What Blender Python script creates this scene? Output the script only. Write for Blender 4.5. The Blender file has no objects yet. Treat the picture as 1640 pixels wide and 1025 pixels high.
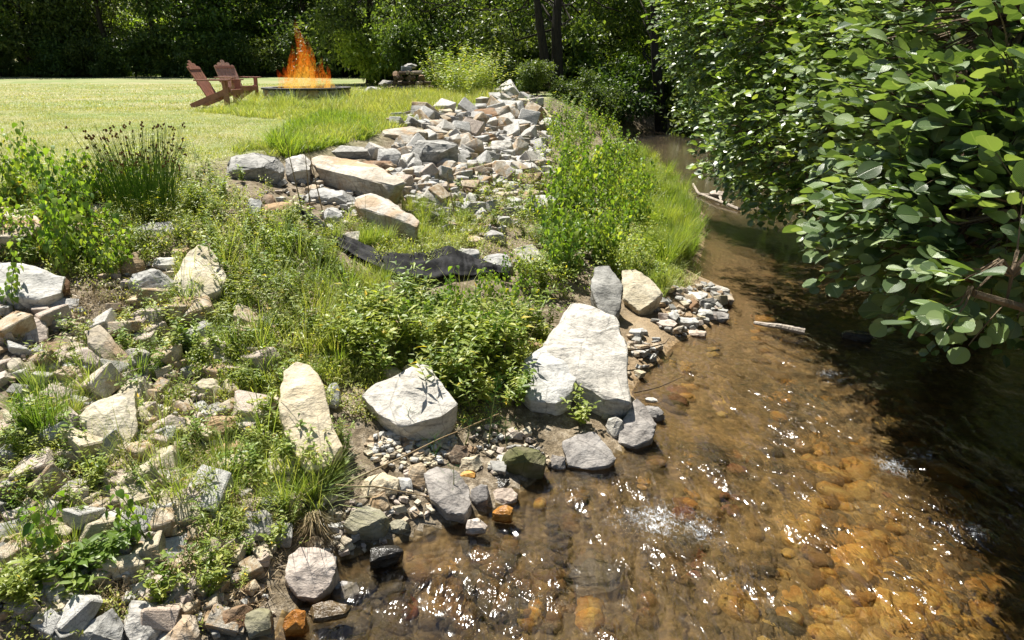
import bpy, bmesh, math, random
import numpy as np
from mathutils import Vector, Matrix
sc = bpy.context.scene
col = sc.collection
R = math.radians
# ---------------------------------------------------------------- camera, sky, sun, exposure
FPX = 1171.0; PITCH = R(19.38); ZC = 2.5; LAWN = 1.45
cd = bpy.data.cameras.new('camera'); cam = bpy.data.objects.new('camera', cd); col.objects.link(cam)
cd.sensor_width = 36; cd.lens = 36 * FPX / 1640; cd.clip_start = .05; cd.clip_end = 2000
cam.location = (0, 0, ZC); cam.rotation_euler = (R(90) - PITCH, 0, 0)
sc.camera = cam
SUN_EL = R(63); SUN_AZ = R(-32)      # azimuth measured from +Y towards +X
w = bpy.data.worlds.new('World'); sc.world = w; w.use_nodes = True
wn = w.node_tree.nodes; bg = wn['Background']
sky = wn.new('ShaderNodeTexSky'); sky.sky_type = 'NISHITA'; sky.sun_disc = False
sky.sun_elevation = SUN_EL; sky.sun_rotation = SUN_AZ
w.node_tree.links.new(sky.outputs[0], bg.inputs[0]); bg.inputs[1].default_value = .05
sl = bpy.data.lights.new('sun', 'SUN'); sl.energy = 5.0; sl.angle = R(.53); sl.color = (1, .95, .86)
so = bpy.data.objects.new('sun', sl); col.objects.link(so)
sdir = Vector((math.sin(SUN_AZ) * math.cos(SUN_EL), math.cos(SUN_AZ) * math.cos(SUN_EL), math.sin(SUN_EL)))
so.rotation_euler = sdir.to_track_quat('Z', 'Y').to_euler(); so.location = (0, 0, 30)
vs = sc.view_settings; vs.view_transform = 'Standard'; vs.look = 'None'; vs.exposure = 1.08; vs.gamma = 1
vs.use_curve_mapping = False
cy = sc.cycles
cy.use_denoising = True
try: cy.denoiser = 'OPENIMAGEDENOISE'; cy.denoising_prefilter = 'ACCURATE'
except Exception: pass
cy.max_bounces = 7; cy.transparent_max_bounces = 12; cy.diffuse_bounces = 3; cy.glossy_bounces = 3
cy.transmission_bounces = 4; cy.caustics_reflective = False; cy.caustics_refractive = False
cy.sample_clamp_indirect = 6

rs = np.random.RandomState
# ---------------------------------------------------------------- projection helpers (photo point -> place in the world)
C0 = np.array([0, 0, ZC]); FWD = np.array([0, math.cos(PITCH), -math.sin(PITCH)])
def rays(p):
    p = np.atleast_2d(np.asarray(p, float)); dx = (p[:, 0] - 820) / FPX; u = (512.5 - p[:, 1]) / FPX
    return np.stack([dx, u * math.sin(PITCH) + math.cos(PITCH), u * math.cos(PITCH) - math.sin(PITCH)], 1)
def at_z(p, z):
    d = rays(p); t = (z - ZC) / d[:, 2]; return C0 + d * t[:, None]
def at_d(p, depth):
    return C0 + rays(p) * np.reshape(depth, (-1, 1))
# ---------------------------------------------------------------- numpy noise
def _h(i, j, k, s):
    n = (i * 374761393 + j * 668265263 + k * 2147483647 + s * 974711) & 0xffffffff
    n = ((n ^ (n >> 13)) * 1274126177) & 0xffffffff
    n = (n ^ (n >> 16)); return (n & 0xffff) / 65535.0
def vn(P, s=0):
    P = np.asarray(P, float)
    if P.shape[1] == 2: P = np.concatenate([P, np.zeros((len(P), 1))], 1)
    i = np.floor(P).astype(np.int64); f = P - i; f = f * f * (3 - 2 * f); r = 0
    for a in (0, 1):
        for b in (0, 1):
            for c in (0, 1):
                wgt = (f[:, 0] if a else 1 - f[:, 0]) * (f[:, 1] if b else 1 - f[:, 1]) * (f[:, 2] if c else 1 - f[:, 2])
                r = r + wgt * _h(i[:, 0] + a, i[:, 1] + b, i[:, 2] + c, s)
    return r * 2 - 1
def fbm(P, o=4, s=0, g=.5):
    P = np.asarray(P, float); r = 0; a = 1; t = 0
    for q in range(o):
        r = r + a * vn(P * (2.03 ** q) + 7.3 * q, s + q); t += a; a *= g
    return r / t
# ---------------------------------------------------------------- lie of the land
SHORE = np.array([(-9, -6), (-5, -2.2), (-3.3, .4), (-2.0, 1.7)] + at_z([(440, 1025), (530, 905), (600, 882), (700, 852), (800, 815), (880, 752), (985, 735), (1052, 672), (1010, 630), (1032, 600), (1085, 548), (1160, 512), (1175, 470), (1110, 440), (1128, 400), (1132, 350), (1100, 300), (1070, 270), (1005, 235)], 0)[:, :2].tolist() + [(3.9, 27), (5.6, 29.6), (9, 32), (14, 34), (24, 37), (60, 50)])
CREST = np.array([(-30, -8), (-14, 0), (-8.5, 3.6), (-5.6, 5.3)] + at_z([(0, 318), (120, 302), (200, 296), (300, 264), (360, 250), (480, 236), (600, 212), (700, 182), (780, 164), (850, 162)], LAWN)[:, :2].tolist() + [(1.5, 26), (2.6, 30), (5, 34), (12, 38), (24, 43), (60, 56)])
RSHORE = np.array([(1, -14), (3.2, -5), (4.4, 0), (4.9, 3), (5.2, 6), (5.5, 9), (6.0, 12), (6.3, 16), (6.6, 20), (8, 23), (11, 26), (16, 28), (26, 31), (60, 42)])
def seg_d(P, L):
    best = np.full(len(P), 1e9)
    for a, b in zip(L[:-1], L[1:]):
        ab = b - a; t = np.clip(((P - a) @ ab) / (ab @ ab), 0, 1)
        d = np.hypot(*(P - a - t[:, None] * ab).T); best = np.minimum(best, d)
    return best
def inside(P, L):
    r = np.zeros(len(P), bool); n = len(L)
    for i in range(n):
        x1, y1 = L[i]; x2, y2 = L[(i + 1) % n]
        if y1 == y2: continue
        c = ((y1 > P[:, 1]) != (y2 > P[:, 1])) & (P[:, 0] < (x2 - x1) * (P[:, 1] - y1) / (y2 - y1) + x1)
        r ^= c
    return r
FAR = 900.
LEFTLAND = np.vstack([SHORE, [(FAR, 800), (FAR, FAR), (-FAR, FAR), (-FAR, -FAR), (-9, -FAR)]])
LAWNPOLY = np.vstack([CREST, [(FAR, 900), (FAR, FAR + 99), (-FAR, FAR), (-FAR, -100)]])
RIGHTLAND = np.vstack([RSHORE, [(FAR, 300), (FAR, -FAR), (1, -FAR)]])
def height_raw(P):
    P = np.asarray(P, float)
    ds = seg_d(P, SHORE); dc = seg_d(P, CREST); dr = seg_d(P, RSHORE)
    L = inside(P, LEFTLAND); W = inside(P, LAWNPOLY) & L; Rr = inside(P, RIGHTLAND)
    z = np.zeros(len(P))
    n1 = fbm(P * .9, 3, 5); n2 = fbm(P * 4.5, 3, 9)
    t = ds / (ds + dc + 1e-6)
    bank = LAWN * np.clip(t, 0, 1) ** .85 + (n1 * .13 + n2 * .045) * np.clip(ds / .5, 0, 1) * np.clip(dc / .4, .2, 1)
    lawn = LAWN + .03 * n1 + .02 * vn(P * .25, 3) * np.clip(dc / 3, 0, 1)
    hb = np.clip(dr / 2.2, 0, 1); right = 1.1 * hb * hb * (3 - 2 * hb) + .1 * n1 * hb + .02
    dw = np.minimum(ds, dr); dep = .34 * (1 - np.exp(-dw / .75)); dep = dep * (1 + .35 * n1) - .03 * n2 * np.clip(dw, 0, 1)
    z = np.where(W, lawn, np.where(L, bank, np.where(Rr, right, -np.clip(dep, .0, 1) - .012)))
    return z, L, W, Rr, ds, dc, dr
GX0, GY0, GS = -14., -1., .06
gx = np.arange(GX0, 22, GS); gy = np.arange(GY0, 46, GS)
GXX, GYY = np.meshgrid(gx, gy); _o = height_raw(np.stack([GXX.ravel(), GYY.ravel()], 1))
HG = _o[0].reshape(GXX.shape)
def height(P):
    P = np.atleast_2d(np.asarray(P, float))[:, :2]
    u = np.clip((P[:, 0] - GX0) / GS, 0, HG.shape[1] - 1.001); v = np.clip((P[:, 1] - GY0) / GS, 0, HG.shape[0] - 1.001)
    i = u.astype(int); j = v.astype(int); fu = u - i; fv = v - j
    z = HG[j, i] * (1 - fu) * (1 - fv) + HG[j, i + 1] * fu * (1 - fv) + HG[j + 1, i] * (1 - fu) * fv + HG[j + 1, i + 1] * fu * fv
    out = (P[:, 0] < GX0) | (P[:, 1] > 45.9) | (P[:, 0] > 21.9) | (P[:, 1] < GY0)
    if out.any(): z[out] = height_raw(P[out])[0]
    return z
def ground(p, water=False):
    """where the line of sight through a photo point meets the ground"""
    d = rays(p); n = len(d); t = np.full(n, 1.2); done = np.zeros(n, bool)
    for _ in range(900):
        q = C0 + d * t[:, None]; z = height(q)
        if water: z = np.maximum(z, 0)
        gap = q[:, 2] - z; done |= gap < .004
        if done.all(): break
        t = np.where(done, t, t + np.clip(gap * .45, .004, .6))
        t = np.minimum(t, 90)
    return C0 + d * t[:, None]
# ---------------------------------------------------------------- mesh building
def mesh_np(name, V, F, mats, uv=None, smooth=False, midx=None, attrs=None):
    V = np.asarray(V, np.float32); F = np.asarray(F, np.int32); k = F.shape[1]
    m = bpy.data.meshes.new(name); m.vertices.add(len(V)); m.vertices.foreach_set('co', V.ravel())
    m.loops.add(F.size); m.loops.foreach_set('vertex_index', F.ravel())
    m.polygons.add(len(F)); m.polygons.foreach_set('loop_start', np.arange(len(F), dtype=np.int32) * k)
    for a in (mats if isinstance(mats, (list, tuple)) else [mats]): m.materials.append(a)
    if midx is not None: m.polygons.foreach_set('material_index', np.asarray(midx, np.int32))
    if uv is not None:
        l = m.uv_layers.new(name='UVMap'); l.data.foreach_set('uv', np.asarray(uv, np.float32)[F.ravel()].ravel())
    for nme, arr in (attrs or {}).items():
        a = m.attributes.new(nme, 'FLOAT', 'POINT'); a.data.foreach_set('value', np.asarray(arr, np.float32))
    m.polygons.foreach_set('use_smooth', np.full(len(F), smooth)); m.update(); m.validate(); return m
def ob(name, me, parent=None, loc=None, rz=None, **props):
    o = bpy.data.objects.new(name, me); col.objects.link(o)
    if parent is not None: o.parent = parent
    if loc is not None: o.location = loc
    if rz is not None: o.rotation_euler = (0, 0, rz)
    for k_, v_ in props.items(): o[k_] = v_
    return o
def tag(o, label, cat, group=None, kind=None):
    if label: o['label'] = label
    if cat: o['category'] = cat
    if group: o['group'] = group
    if kind: o['kind'] = kind
    return o
class Acc:
    def __init__(s): s.V = []; s.F = []; s.U = []; s.M = []; s.n = 0
    def add(s, V, F, U=None, mi=0):
        V = np.asarray(V, float); F = np.asarray(F, int)
        if len(V) == 0: return
        s.V.append(V); s.F.append(F + s.n); s.U.append(np.zeros((len(V), 2)) if U is None else U); s.M.append(np.full(len(F), mi)); s.n += len(V)
    def mesh(s, name, mats, smooth=False):
        return mesh_np(name, np.concatenate(s.V), np.concatenate(s.F), mats, np.concatenate(s.U), smooth, np.concatenate(s.M))
def unit(v): v = np.asarray(v, float); return v / np.maximum(np.linalg.norm(v, axis=-1, keepdims=True), 1e-9)
def tube(pts, rad, n=6, cap=True):
    pts = np.asarray(pts, float); m = len(pts); rad = np.broadcast_to(np.asarray(rad, float), (m,))
    T = unit(np.gradient(pts, axis=0)); ref = np.array([.3, .9, .31]) if abs(T[0] @ unit(np.array([0, 0, 1.]))) > .7 else np.array([0, 0, 1.])
    A = unit(np.cross(T, ref)); B = np.cross(T, A); a = np.arange(n) * 2 * math.pi / n
    V = pts[:, None] + rad[:, None, None] * (np.cos(a)[None, :, None] * A[:, None] + np.sin(a)[None, :, None] * B[:, None])
    V = V.reshape(-1, 3); F = []
    for i in range(m - 1):
        for j in range(n):
            p, q = i * n + j, i * n + (j + 1) % n; F += [(p, q, q + n), (p, q + n, p + n)]
    if cap:
        for j in range(1, n - 1): F += [(0, j + 1, j), ((m - 1) * n, (m - 1) * n + j, (m - 1) * n + j + 1)]
    return V, np.array(F)
# leaf templates: x along the leaf, y across, z off the blade; triangles
def tmpl(mid, side, fold=.12, ripple=0):
    """mid: x stations of the midrib, side: half widths there -> three rows"""
    V = []; F = []
    for x, w_ in zip(mid, side): V += [(x, 0, 0), (x, w_, abs(w_) * fold + ripple * ((len(V) // 3) % 2)), (x, -w_, abs(w_) * fold + ripple * ((len(V) // 3) % 2))]
    for i in range(len(mid) - 1):
        a = 3 * i; b = a + 3
        if side[i] > 1e-6: F += [(a, b, a + 1), (a, a + 2, b)]
        if side[i + 1] > 1e-6: F += [(a + 1, b, b + 1), (a + 2, b + 2, b)]
        elif side[i] <= 1e-6: pass
    V = np.array(V, float); F = np.array(F)
    used = np.unique(F); mp = -np.ones(len(V), int); mp[used] = np.arange(len(used)); return V[used], mp[F]
T_DIA = (np.array([(0, 0, 0), (.5, .5, .06), (1, 0, 0), (.5, -.5, .06)], float), np.array([(0, 2, 1), (0, 3, 2)]))
T_LANCE = tmpl([0, .35, 1], [0, .5, 0], .25)
T_OVAL = tmpl([0, .3, .7, 1], [0, .45, .42, 0], .22)
T_ALDER = tmpl([0, .1, .32, .58, .82, .96, 1.0], [0, .22, .44, .53, .42, .16, 0], .16, .0)
T_HEART = tmpl([-.12, 0.02, .25, .6, 1.0], [.3, .46, .5, .3, 0], .18)
T_BLADE = tmpl([0, .4, .75, 1], [.45, .5, .3, 0], .3)
T_SPIKE = (np.array([(0, .5, 0), (0, -.5, 0), (1, 0, 0)], float), np.array([(0, 1, 2)]))
def leaves(P, D, N, L, W, T, curl=0.):
    """place leaf template T at points P, along D, upper face towards N"""
    P = np.asarray(P, float); D = unit(D); S = unit(np.cross(N, D)); N = np.cross(D, S); n = len(P)
    TV, TF = T; L = np.broadcast_to(L, (n,)); W = np.broadcast_to(W, (n,)); curl = np.broadcast_to(curl, (n,))
    V = P[:, None] + L[:, None, None] * TV[None, :, 0, None] * D[:, None] + W[:, None, None] * (TV[None, :, 1, None] * S[:, None] + TV[None, :, 2, None] * N[:, None])
    V = V - (L * curl)[:, None, None] * (TV[None, :, 0, None] ** 2) * N[:, None]
    F = TF[None] + (np.arange(n) * len(TV))[:, None, None]
    U = np.tile(TV[:, :2] + np.array([0, .5]), (n, 1)); return V.reshape(-1, 3), F.reshape(-1, 3), U
def rvec(r, n, zmin=-1, zmax=1):
    z = r.uniform(zmin, zmax, n); a = r.uniform(0, 2 * math.pi, n); q = np.sqrt(1 - z * z); return np.stack([q * np.cos(a), q * np.sin(a), z], 1)
# ---------------------------------------------------------------- materials
def nodes(m):
    m.use_nodes = True; nt = m.node_tree; nt.nodes.clear(); return nt, nt.nodes, nt.links
class NB:
    """tiny node writer"""
    def __init__(s, name): s.m = bpy.data.materials.new(name); s.nt, s.n, s.l = nodes(s.m); s.out = s.n.new('ShaderNodeOutputMaterial')
    def new(s, t, **kw):
        x = s.n.new(t)
        for k, v in kw.items(): setattr(x, k, v)
        return x
    def lk(s, a, b): s.l.new(a, b)
    def inp(s, sock, v):
        if hasattr(v, 'is_linked'): s.lk(v, sock)
        else: sock.default_value = v
    def pos(s):
        return s.new('ShaderNodeNewGeometry').outputs['Position']
    def objc(s): return s.new('ShaderNodeTexCoord').outputs['Object']
    def mapping(s, v, scale=(1, 1, 1), rot=(0, 0, 0), loc=(0, 0, 0)):
        m = s.new('ShaderNodeMapping'); s.lk(v, m.inputs[0]); m.inputs['Scale'].default_value = scale; m.inputs['Rotation'].default_value = rot; m.inputs['Location'].default_value = loc; return m.outputs[0]
    def noise(s, v, scale, detail=4, rough=.55, dist=0, col_=False):
        x = s.new('ShaderNodeTexNoise'); s.lk(v, x.inputs['Vector']); x.inputs['Scale'].default_value = scale; x.inputs['Detail'].default_value = detail; x.inputs['Roughness'].default_value = rough; x.inputs['Distortion'].default_value = dist
        return x.outputs[1 if col_ else 0]
    def voro(s, v, scale, out='Distance', feature='F1'):
        x = s.new('ShaderNodeTexVoronoi', feature=feature); s.lk(v, x.inputs['Vector']); x.inputs['Scale'].default_value = scale; return x.outputs[out]
    def ramp(s, f, stops, interp='LINEAR'):
        x = s.new('ShaderNodeValToRGB'); x.color_ramp.interpolation = interp; s.lk(f, x.inputs[0]); e = x.color_ramp.elements
        while len(e) < len(stops): e.new(.5)
        for i, (p, c) in enumerate(stops): e[i].position = p; e[i].color = (*c, 1) if hasattr(c, '__len__') else (c, c, c, 1)
        return x.outputs[0]
    def mix(s, f, a, b, mode='MIX'):
        x = s.new('ShaderNodeMix', data_type='RGBA', blend_type=mode); s.inp(x.inputs[0], f); s.inp(x.inputs[6], a if hasattr(a, 'is_linked') else (*a, 1)); s.inp(x.inputs[7], b if hasattr(b, 'is_linked') else (*b, 1)); return x.outputs[2]
    def math(s, op, a, b=0., clamp=False):
        x = s.new('ShaderNodeMath', operation=op, use_clamp=clamp); s.inp(x.inputs[0], a); s.inp(x.inputs[1], b); return x.outputs[0]
    def attr(s, n): x = s.new('ShaderNodeAttribute'); x.attribute_name = n; return x.outputs['Fac']
    def bump(s, h, strength=.5, dist=.02, normal=None):
        x = s.new('ShaderNodeBump'); s.lk(h, x.inputs['Height']); x.inputs['Strength'].default_value = strength; x.inputs['Distance'].default_value = dist
        if normal is not None: s.lk(normal, x.inputs['Normal'])
        return x.outputs[0]
    def bsdf(s, color, rough=.8, normal=None, spec=.4, **kw):
        x = s.new('ShaderNodeBsdfPrincipled'); s.inp(x.inputs['Base Color'], color if hasattr(color, 'is_linked') else (*color, 1)); s.inp(x.inputs['Roughness'], rough); x.inputs['Specular IOR Level'].default_value = spec
        if normal is not None: s.lk(normal, x.inputs['Normal'])
        return x.outputs[0]
    def surf(s, o): s.lk(o, s.out.inputs[0]); return s.m
    def mixs(s, f, a, b): x = s.new('ShaderNodeMixShader'); s.inp(x.inputs[0], f); s.lk(a, x.inputs[1]); s.lk(b, x.inputs[2]); return x.outputs[0]
def rock_mat(name, dark, mid, light, stain=None, stain_amt=.5, strata=.5, rough=.85):
    b = NB(name); P = b.objc(); oi = b.new('ShaderNodeObjectInfo').outputs['Random']
    off = b.new('ShaderNodeVectorMath', operation='ADD'); b.lk(P, off.inputs[0])
    cx = b.new('ShaderNodeCombineXYZ'); [b.lk(b.math('MULTIPLY', oi, k), cx.inputs[i]) for i, k in enumerate((31., 57., 13.))]
    b.lk(cx.outputs[0], off.inputs[1]); P = off.outputs[0]
    n1 = b.noise(P, 3.2, 6, .62, .6); n2 = b.noise(P, 26, 5, .65); n3 = b.noise(b.mapping(P, (3, 3, 12), (.5, .4, 0)), 1.3, 6, .65, 1.2)
    c = b.ramp(n1, [(.3, dark), (.47, mid), (.66, light)])
    sv = b.ramp(n3, [(.36, dark), (.5, mid), (.62, light)]); c = b.mix(strata, c, sv)
    g = b.ramp(n2, [(.3, .62), (.5, 1.), (.75, 1.12)]); c = b.mix(1., c, g, 'MULTIPLY')
    if stain is not None:
        s_ = b.ramp(b.noise(P, 2.1, 5, .6, 1.2), [(.5 - .2 * stain_amt, 0.), (.62 - .1 * stain_amt, 1.)]); c = b.mix(b.math('MULTIPLY', s_, .75), c, stain)
    sp = b.ramp(b.noise(P, 70, 2, .5), [(.28, .55), (.4, 1.)]); c = b.mix(.6, c, sp, 'MULTIPLY')
    ck = b.ramp(b.voro(b.mapping(b.noise(P, 2.5, 3, .5, 0, True), (1.6, 1.6, 1.6)) if False else P, 3.3, 'Distance', 'DISTANCE_TO_EDGE'), [(.0, .35), (.018, 1.)]); c = b.mix(.55, c, ck, 'MULTIPLY')
    hv = b.math('ADD', b.math('MULTIPLY', n2, .5), b.math('ADD', b.math('MULTIPLY', n3, .9), b.math('MULTIPLY', b.noise(P, 8, 5, .6), .8)))
    vi = b.mix(1., c, b.ramp(oi, [(0, (.86, .85, .84)), (.5, (1, 1, 1)), (1, (1.06, 1.0, .93))]), 'MULTIPLY')
    return b.surf(b.bsdf(vi, rough, b.bump(b.math('ADD', hv, b.math('MULTIPLY', b.noise(P, 55, 3, .6), .25)), .62, .026), .3))
ROCK = {
 'white': rock_mat('white_stone', (.29, .285, .265), (.46, .455, .425), (.59, .58, .545), None, 0, .55),
 'wstain': rock_mat('white_stained_stone', (.28, .25, .2), (.48, .45, .39), (.60, .58, .52), (.4, .28, .16), .05, .5),
 'grey': rock_mat('grey_stone', (.16, .155, .14), (.30, .295, .27), (.43, .42, .39), None, 0, .55),
 'bgrey': rock_mat('blue_grey_stone', (.24, .235, .22), (.42, .415, .39), (.57, .56, .53), None, 0, .5),
 'tan': rock_mat('tan_stone', (.28, .23, .16), (.45, .39, .29), (.58, .52, .42), (.30, .19, .09), .3, .45),
 'orange': rock_mat('rusty_stone', (.22, .18, .13), (.41, .37, .3), (.56, .52, .45), (.42, .26, .12), .1, .5),
 'brown': rock_mat('brown_stone', (.08, .06, .045), (.19, .145, .1), (.32, .26, .19), (.24, .13, .06), .5, .6),
 'cream': rock_mat('cream_stone', (.34, .28, .18), (.52, .46, .33), (.62, .57, .45), None, 0, .35),
 'pink': rock_mat('pinkish_stone', (.3, .24, .2), (.46, .39, .33), (.57, .5, .43), None, 0, .4),
 'olive': rock_mat('olive_stone', (.15, .14, .09), (.3, .28, .2), (.43, .4, .31), (.2, .19, .1), .1, .4),
 'granite': rock_mat('grey_granite', (.12, .11, .105), (.27, .255, .24), (.40, .385, .365), None, 0, .15),
 'wet': rock_mat('wet_dark_stone', (.012, .011, .01), (.035, .032, .028), (.09, .085, .075), None, 0, .5, .18),
 'wetbrown': rock_mat('wet_brown_stone', (.04, .028, .014), (.1, .07, .035), (.18, .13, .07), None, 0, .5, .25),
 'wetorange': rock_mat('wet_orange_stone', (.18, .06, .012), (.36, .15, .03), (.5, .26, .06), None, 0, .2, .25),
 'moss': rock_mat('mossy_stone', (.04, .035, .02), (.14, .125, .07), (.28, .25, .17), (.09, .1, .025), .3, .3),
 'amber': rock_mat('amber_bed_stone', (.25, .14, .03), (.52, .33, .08), (.75, .55, .18), (.5, .22, .04), .4, .2, .5),
 'amberd': rock_mat('dull_amber_bed_stone', (.08, .055, .025), (.2, .135, .06), (.36, .25, .11), (.2, .1, .03), .4, .2, .5),
 'beddark': rock_mat('dark_bed_stone', (.03, .024, .014), (.09, .07, .04), (.19, .15, .085), None, 0, .3, .5),
 'bedred': rock_mat('reddish_bed_stone', (.09, .03, .015), (.24, .085, .035), (.36, .17, .08), None, 0, .2, .5),
 'bedgreen': rock_mat('green_bed_stone', (.012, .022, .006), (.03, .06, .012), (.07, .11, .03), None, 0, .3, .5),
}
def leaf_mat(name, cols, trans=.35, gloss=.45, veins=False, tcol=None, rough=.42, yellow=None):
    b = NB(name); g = b.new('ShaderNodeNewGeometry'); isl = g.outputs['Random Per Island']
    if veins: isl = b.math('FRACT', b.math('ADD', isl, b.new('ShaderNodeObjectInfo').outputs['Random']))
    stops = [(i / max(1, len(cols) - 1), c) for i, c in enumerate(cols)]
    if yellow: stops = [(p * .965, c) for p, c in stops] + [(.985, yellow)]
    c = b.ramp(isl, stops)
    nb = b.noise(g.outputs['Position'], 1.3, 3, .5); c = b.mix(1., c, b.ramp(nb, [(.3, (.74, .8, .72)), (.7, (1.2, 1.12, 1.1))]), 'MULTIPLY')
    orn = b.new('ShaderNodeObjectInfo').outputs['Random']; c = b.mix(1., c, b.ramp(orn, [(0., (.72, .84, .66)), (.35, (1., 1., 1.)), (.7, (1.18, 1.08, 1.)), (1., (1.3, 1.12, 1.25))]), 'MULTIPLY') if not veins else c
    nrm = None
    if veins:
        uv = b.new('ShaderNodeUVMap').outputs[0]; sx = b.new('ShaderNodeSeparateXYZ'); b.lk(uv, sx.inputs[0])
        ay = b.math('ABSOLUTE', b.math('SUBTRACT', sx.outputs[1], .5)); ph = b.math('SUBTRACT', sx.outputs[0], b.math('MULTIPLY', ay, .75))
        s_ = b.math('SINE', b.math('MULTIPLY', ph, 62.)); vein = b.math('POWER', b.math('ABSOLUTE', s_), .5)
        mid = b.math('MULTIPLY', ay, 30., True); h = b.math('MULTIPLY', vein, mid)
        c = b.mix(b.math('MULTIPLY', b.math('SUBTRACT', 1., h), .35), c, (.34, .42, .2)); nrm = b.bump(h, .55, .004)
    p = b.bsdf(c, rough, nrm, gloss)
    t = b.new('ShaderNodeBsdfTranslucent'); b.lk(b.mix(1., c, tcol or (1.5, 1.5, .55), 'MULTIPLY'), t.inputs[0])
    return b.surf(b.mixs(trans, p, t.outputs[0]))
M = {}
M['weed'] = leaf_mat('weed_leaf', [(.11, .17, .03), (.2, .28, .055), (.3, .38, .08), (.4, .46, .14)], .45, .4, yellow=(.5, .42, .05))
M['heart'] = leaf_mat('heart_leaf', [(.1, .19, .03), (.19, .3, .05), (.29, .4, .08)], .45, .42, yellow=(.5, .44, .05))
M['fresh'] = leaf_mat('fresh_leaf', [(.14, .21, .035), (.22, .3, .06), (.31, .38, .11)], .42, .35)
M['low'] = leaf_mat('low_herb_leaf', [(.09, .13, .028), (.2, .27, .055), (.31, .37, .09), (.44, .46, .18)], .42, .35, yellow=(.42, .36, .12))
M['grass'] = leaf_mat('grass_blade', [(.14, .2, .04), (.25, .32, .07), (.3, .39, .12), (.4, .45, .22)], .35, .35, yellow=(.5, .44, .22))
M['lawnblade'] = leaf_mat('lawn_blade', [(.17, .24, .07), (.25, .32, .1), (.33, .38, .15), (.46, .44, .26)], .3, .25)
M['rush'] = leaf_mat('rush_blade', [(.09, .17, .035), (.14, .24, .05), (.21, .3, .08)], .35, .35)
M['feather'] = leaf_mat('feathery_leaf', [(.03, .14, .03), (.05, .2, .04), (.09, .26, .06)], .35, .3)
M['dry'] = leaf_mat('dry_stalk', [(.14, .1, .06), (.26, .2, .12), (.4, .33, .22)], .1, .2)
M['stem'] = leaf_mat('weed_stem', [(.12, .16, .05), (.2, .22, .08)], .1, .3)
M['alder'] = leaf_mat('alder_leaf', [(.04, .085, .025), (.085, .155, .045), (.17, .26, .08), (.34, .43, .19)], .3, .9, veins=True, rough=.38)
M['alderfar'] = leaf_mat('alder_leaf_plain', [(.05, .09, .022), (.09, .155, .035), (.16, .25, .055), (.29, .38, .11)], .34, .7, rough=.38)
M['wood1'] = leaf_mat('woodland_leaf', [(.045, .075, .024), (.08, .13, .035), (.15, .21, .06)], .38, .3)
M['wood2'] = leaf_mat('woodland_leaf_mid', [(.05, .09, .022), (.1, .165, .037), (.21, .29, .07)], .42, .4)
M['wood3'] = leaf_mat('woodland_leaf_sunlit_tint', [(.16, .26, .04), (.26, .38, .06), (.38, .5, .09)], .5, .4)  # leaf colour brightened to stand in for sunlight on the lit shrubs
M['flower'] = leaf_mat('brown_seed_head', [(.09, .04, .015), (.16, .08, .03), (.2, .12, .03)], .05, .2)
def bark_mat(name, a, c_):
    b = NB(name); P = b.objc(); n = b.noise(b.mapping(P, (9, 9, 1.6)), 2.2, 5, .65, .6); n2 = b.noise(P, 22, 4)
    return b.surf(b.bsdf(b.mix(.3, b.ramp(n, [(.3, a), (.7, c_)]), b.ramp(n2, [(.3, a), (.7, c_)])), .9, b.bump(n, .9, .03), .2))
M['bark'] = bark_mat('tree_bark', (.015, .012, .009), (.06, .05, .037))
M['twig'] = bark_mat('twig_bark', (.07, .05, .03), (.2, .15, .1))
M['drift'] = bark_mat('bleached_driftwood', (.2, .16, .12), (.55, .49, .42))
# ground
def ground_mat():
    b = NB('bank_and_lawn_ground'); P = b.pos(); lw = b.attr('lawn'); sand = b.attr('sand')
    n0 = b.noise(P, .35, 4, .6, .5); n1 = b.noise(P, 2.2, 5, .6); n2 = b.noise(P, 18, 4, .6); n3 = b.noise(P, 90, 3, .6)
    lc = b.ramp(n1, [(.3, (.125, .18, .055)), (.5, (.18, .235, .08)), (.68, (.25, .28, .12))])
    lc = b.mix(b.ramp(n0, [(.42, 0.), (.62, .85)]), lc, (.33, .3, .17)); st = b.noise(b.mapping(P, (.05, .9, 1), (0, 0, .12)), 1.1, 3, .5)
    lc = b.mix(b.ramp(st, [(.5, 0.), (.62, .45)]), lc, (.33, .315, .175)); lc = b.mix(1., lc, b.ramp(n2, [(.25, .72), (.7, 1.15)]), 'MULTIPLY')
    dc = b.ramp(n2, [(.28, (.07, .055, .038)), (.5, (.2, .16, .11)), (.7, (.36, .31, .24))]); dc = b.mix(b.ramp(n1, [(.4, 0.), (.65, .6)]), dc, (.11, .085, .045))
    dc = b.mix(1., dc, b.ramp(n3, [(.3, .6), (.65, 1.25)]), 'MULTIPLY')
    sc_ = b.ramp(n1, [(.3, (.22, .155, .09)), (.55, (.36, .27, .17)), (.75, (.44, .35, .24))]); sc_ = b.mix(1., sc_, b.ramp(n3, [(.25, .7), (.7, 1.12)]), 'MULTIPLY')
    c = b.mix(lw, dc, lc); c = b.mix(sand, c, sc_)
    h = b.math('ADD', b.math('MULTIPLY', n2, 1.), b.math('MULTIPLY', n3, .4))
    return b.surf(b.bsdf(c, .95, b.bump(h, .7, .03), .15))
M['ground'] = ground_mat()
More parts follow.
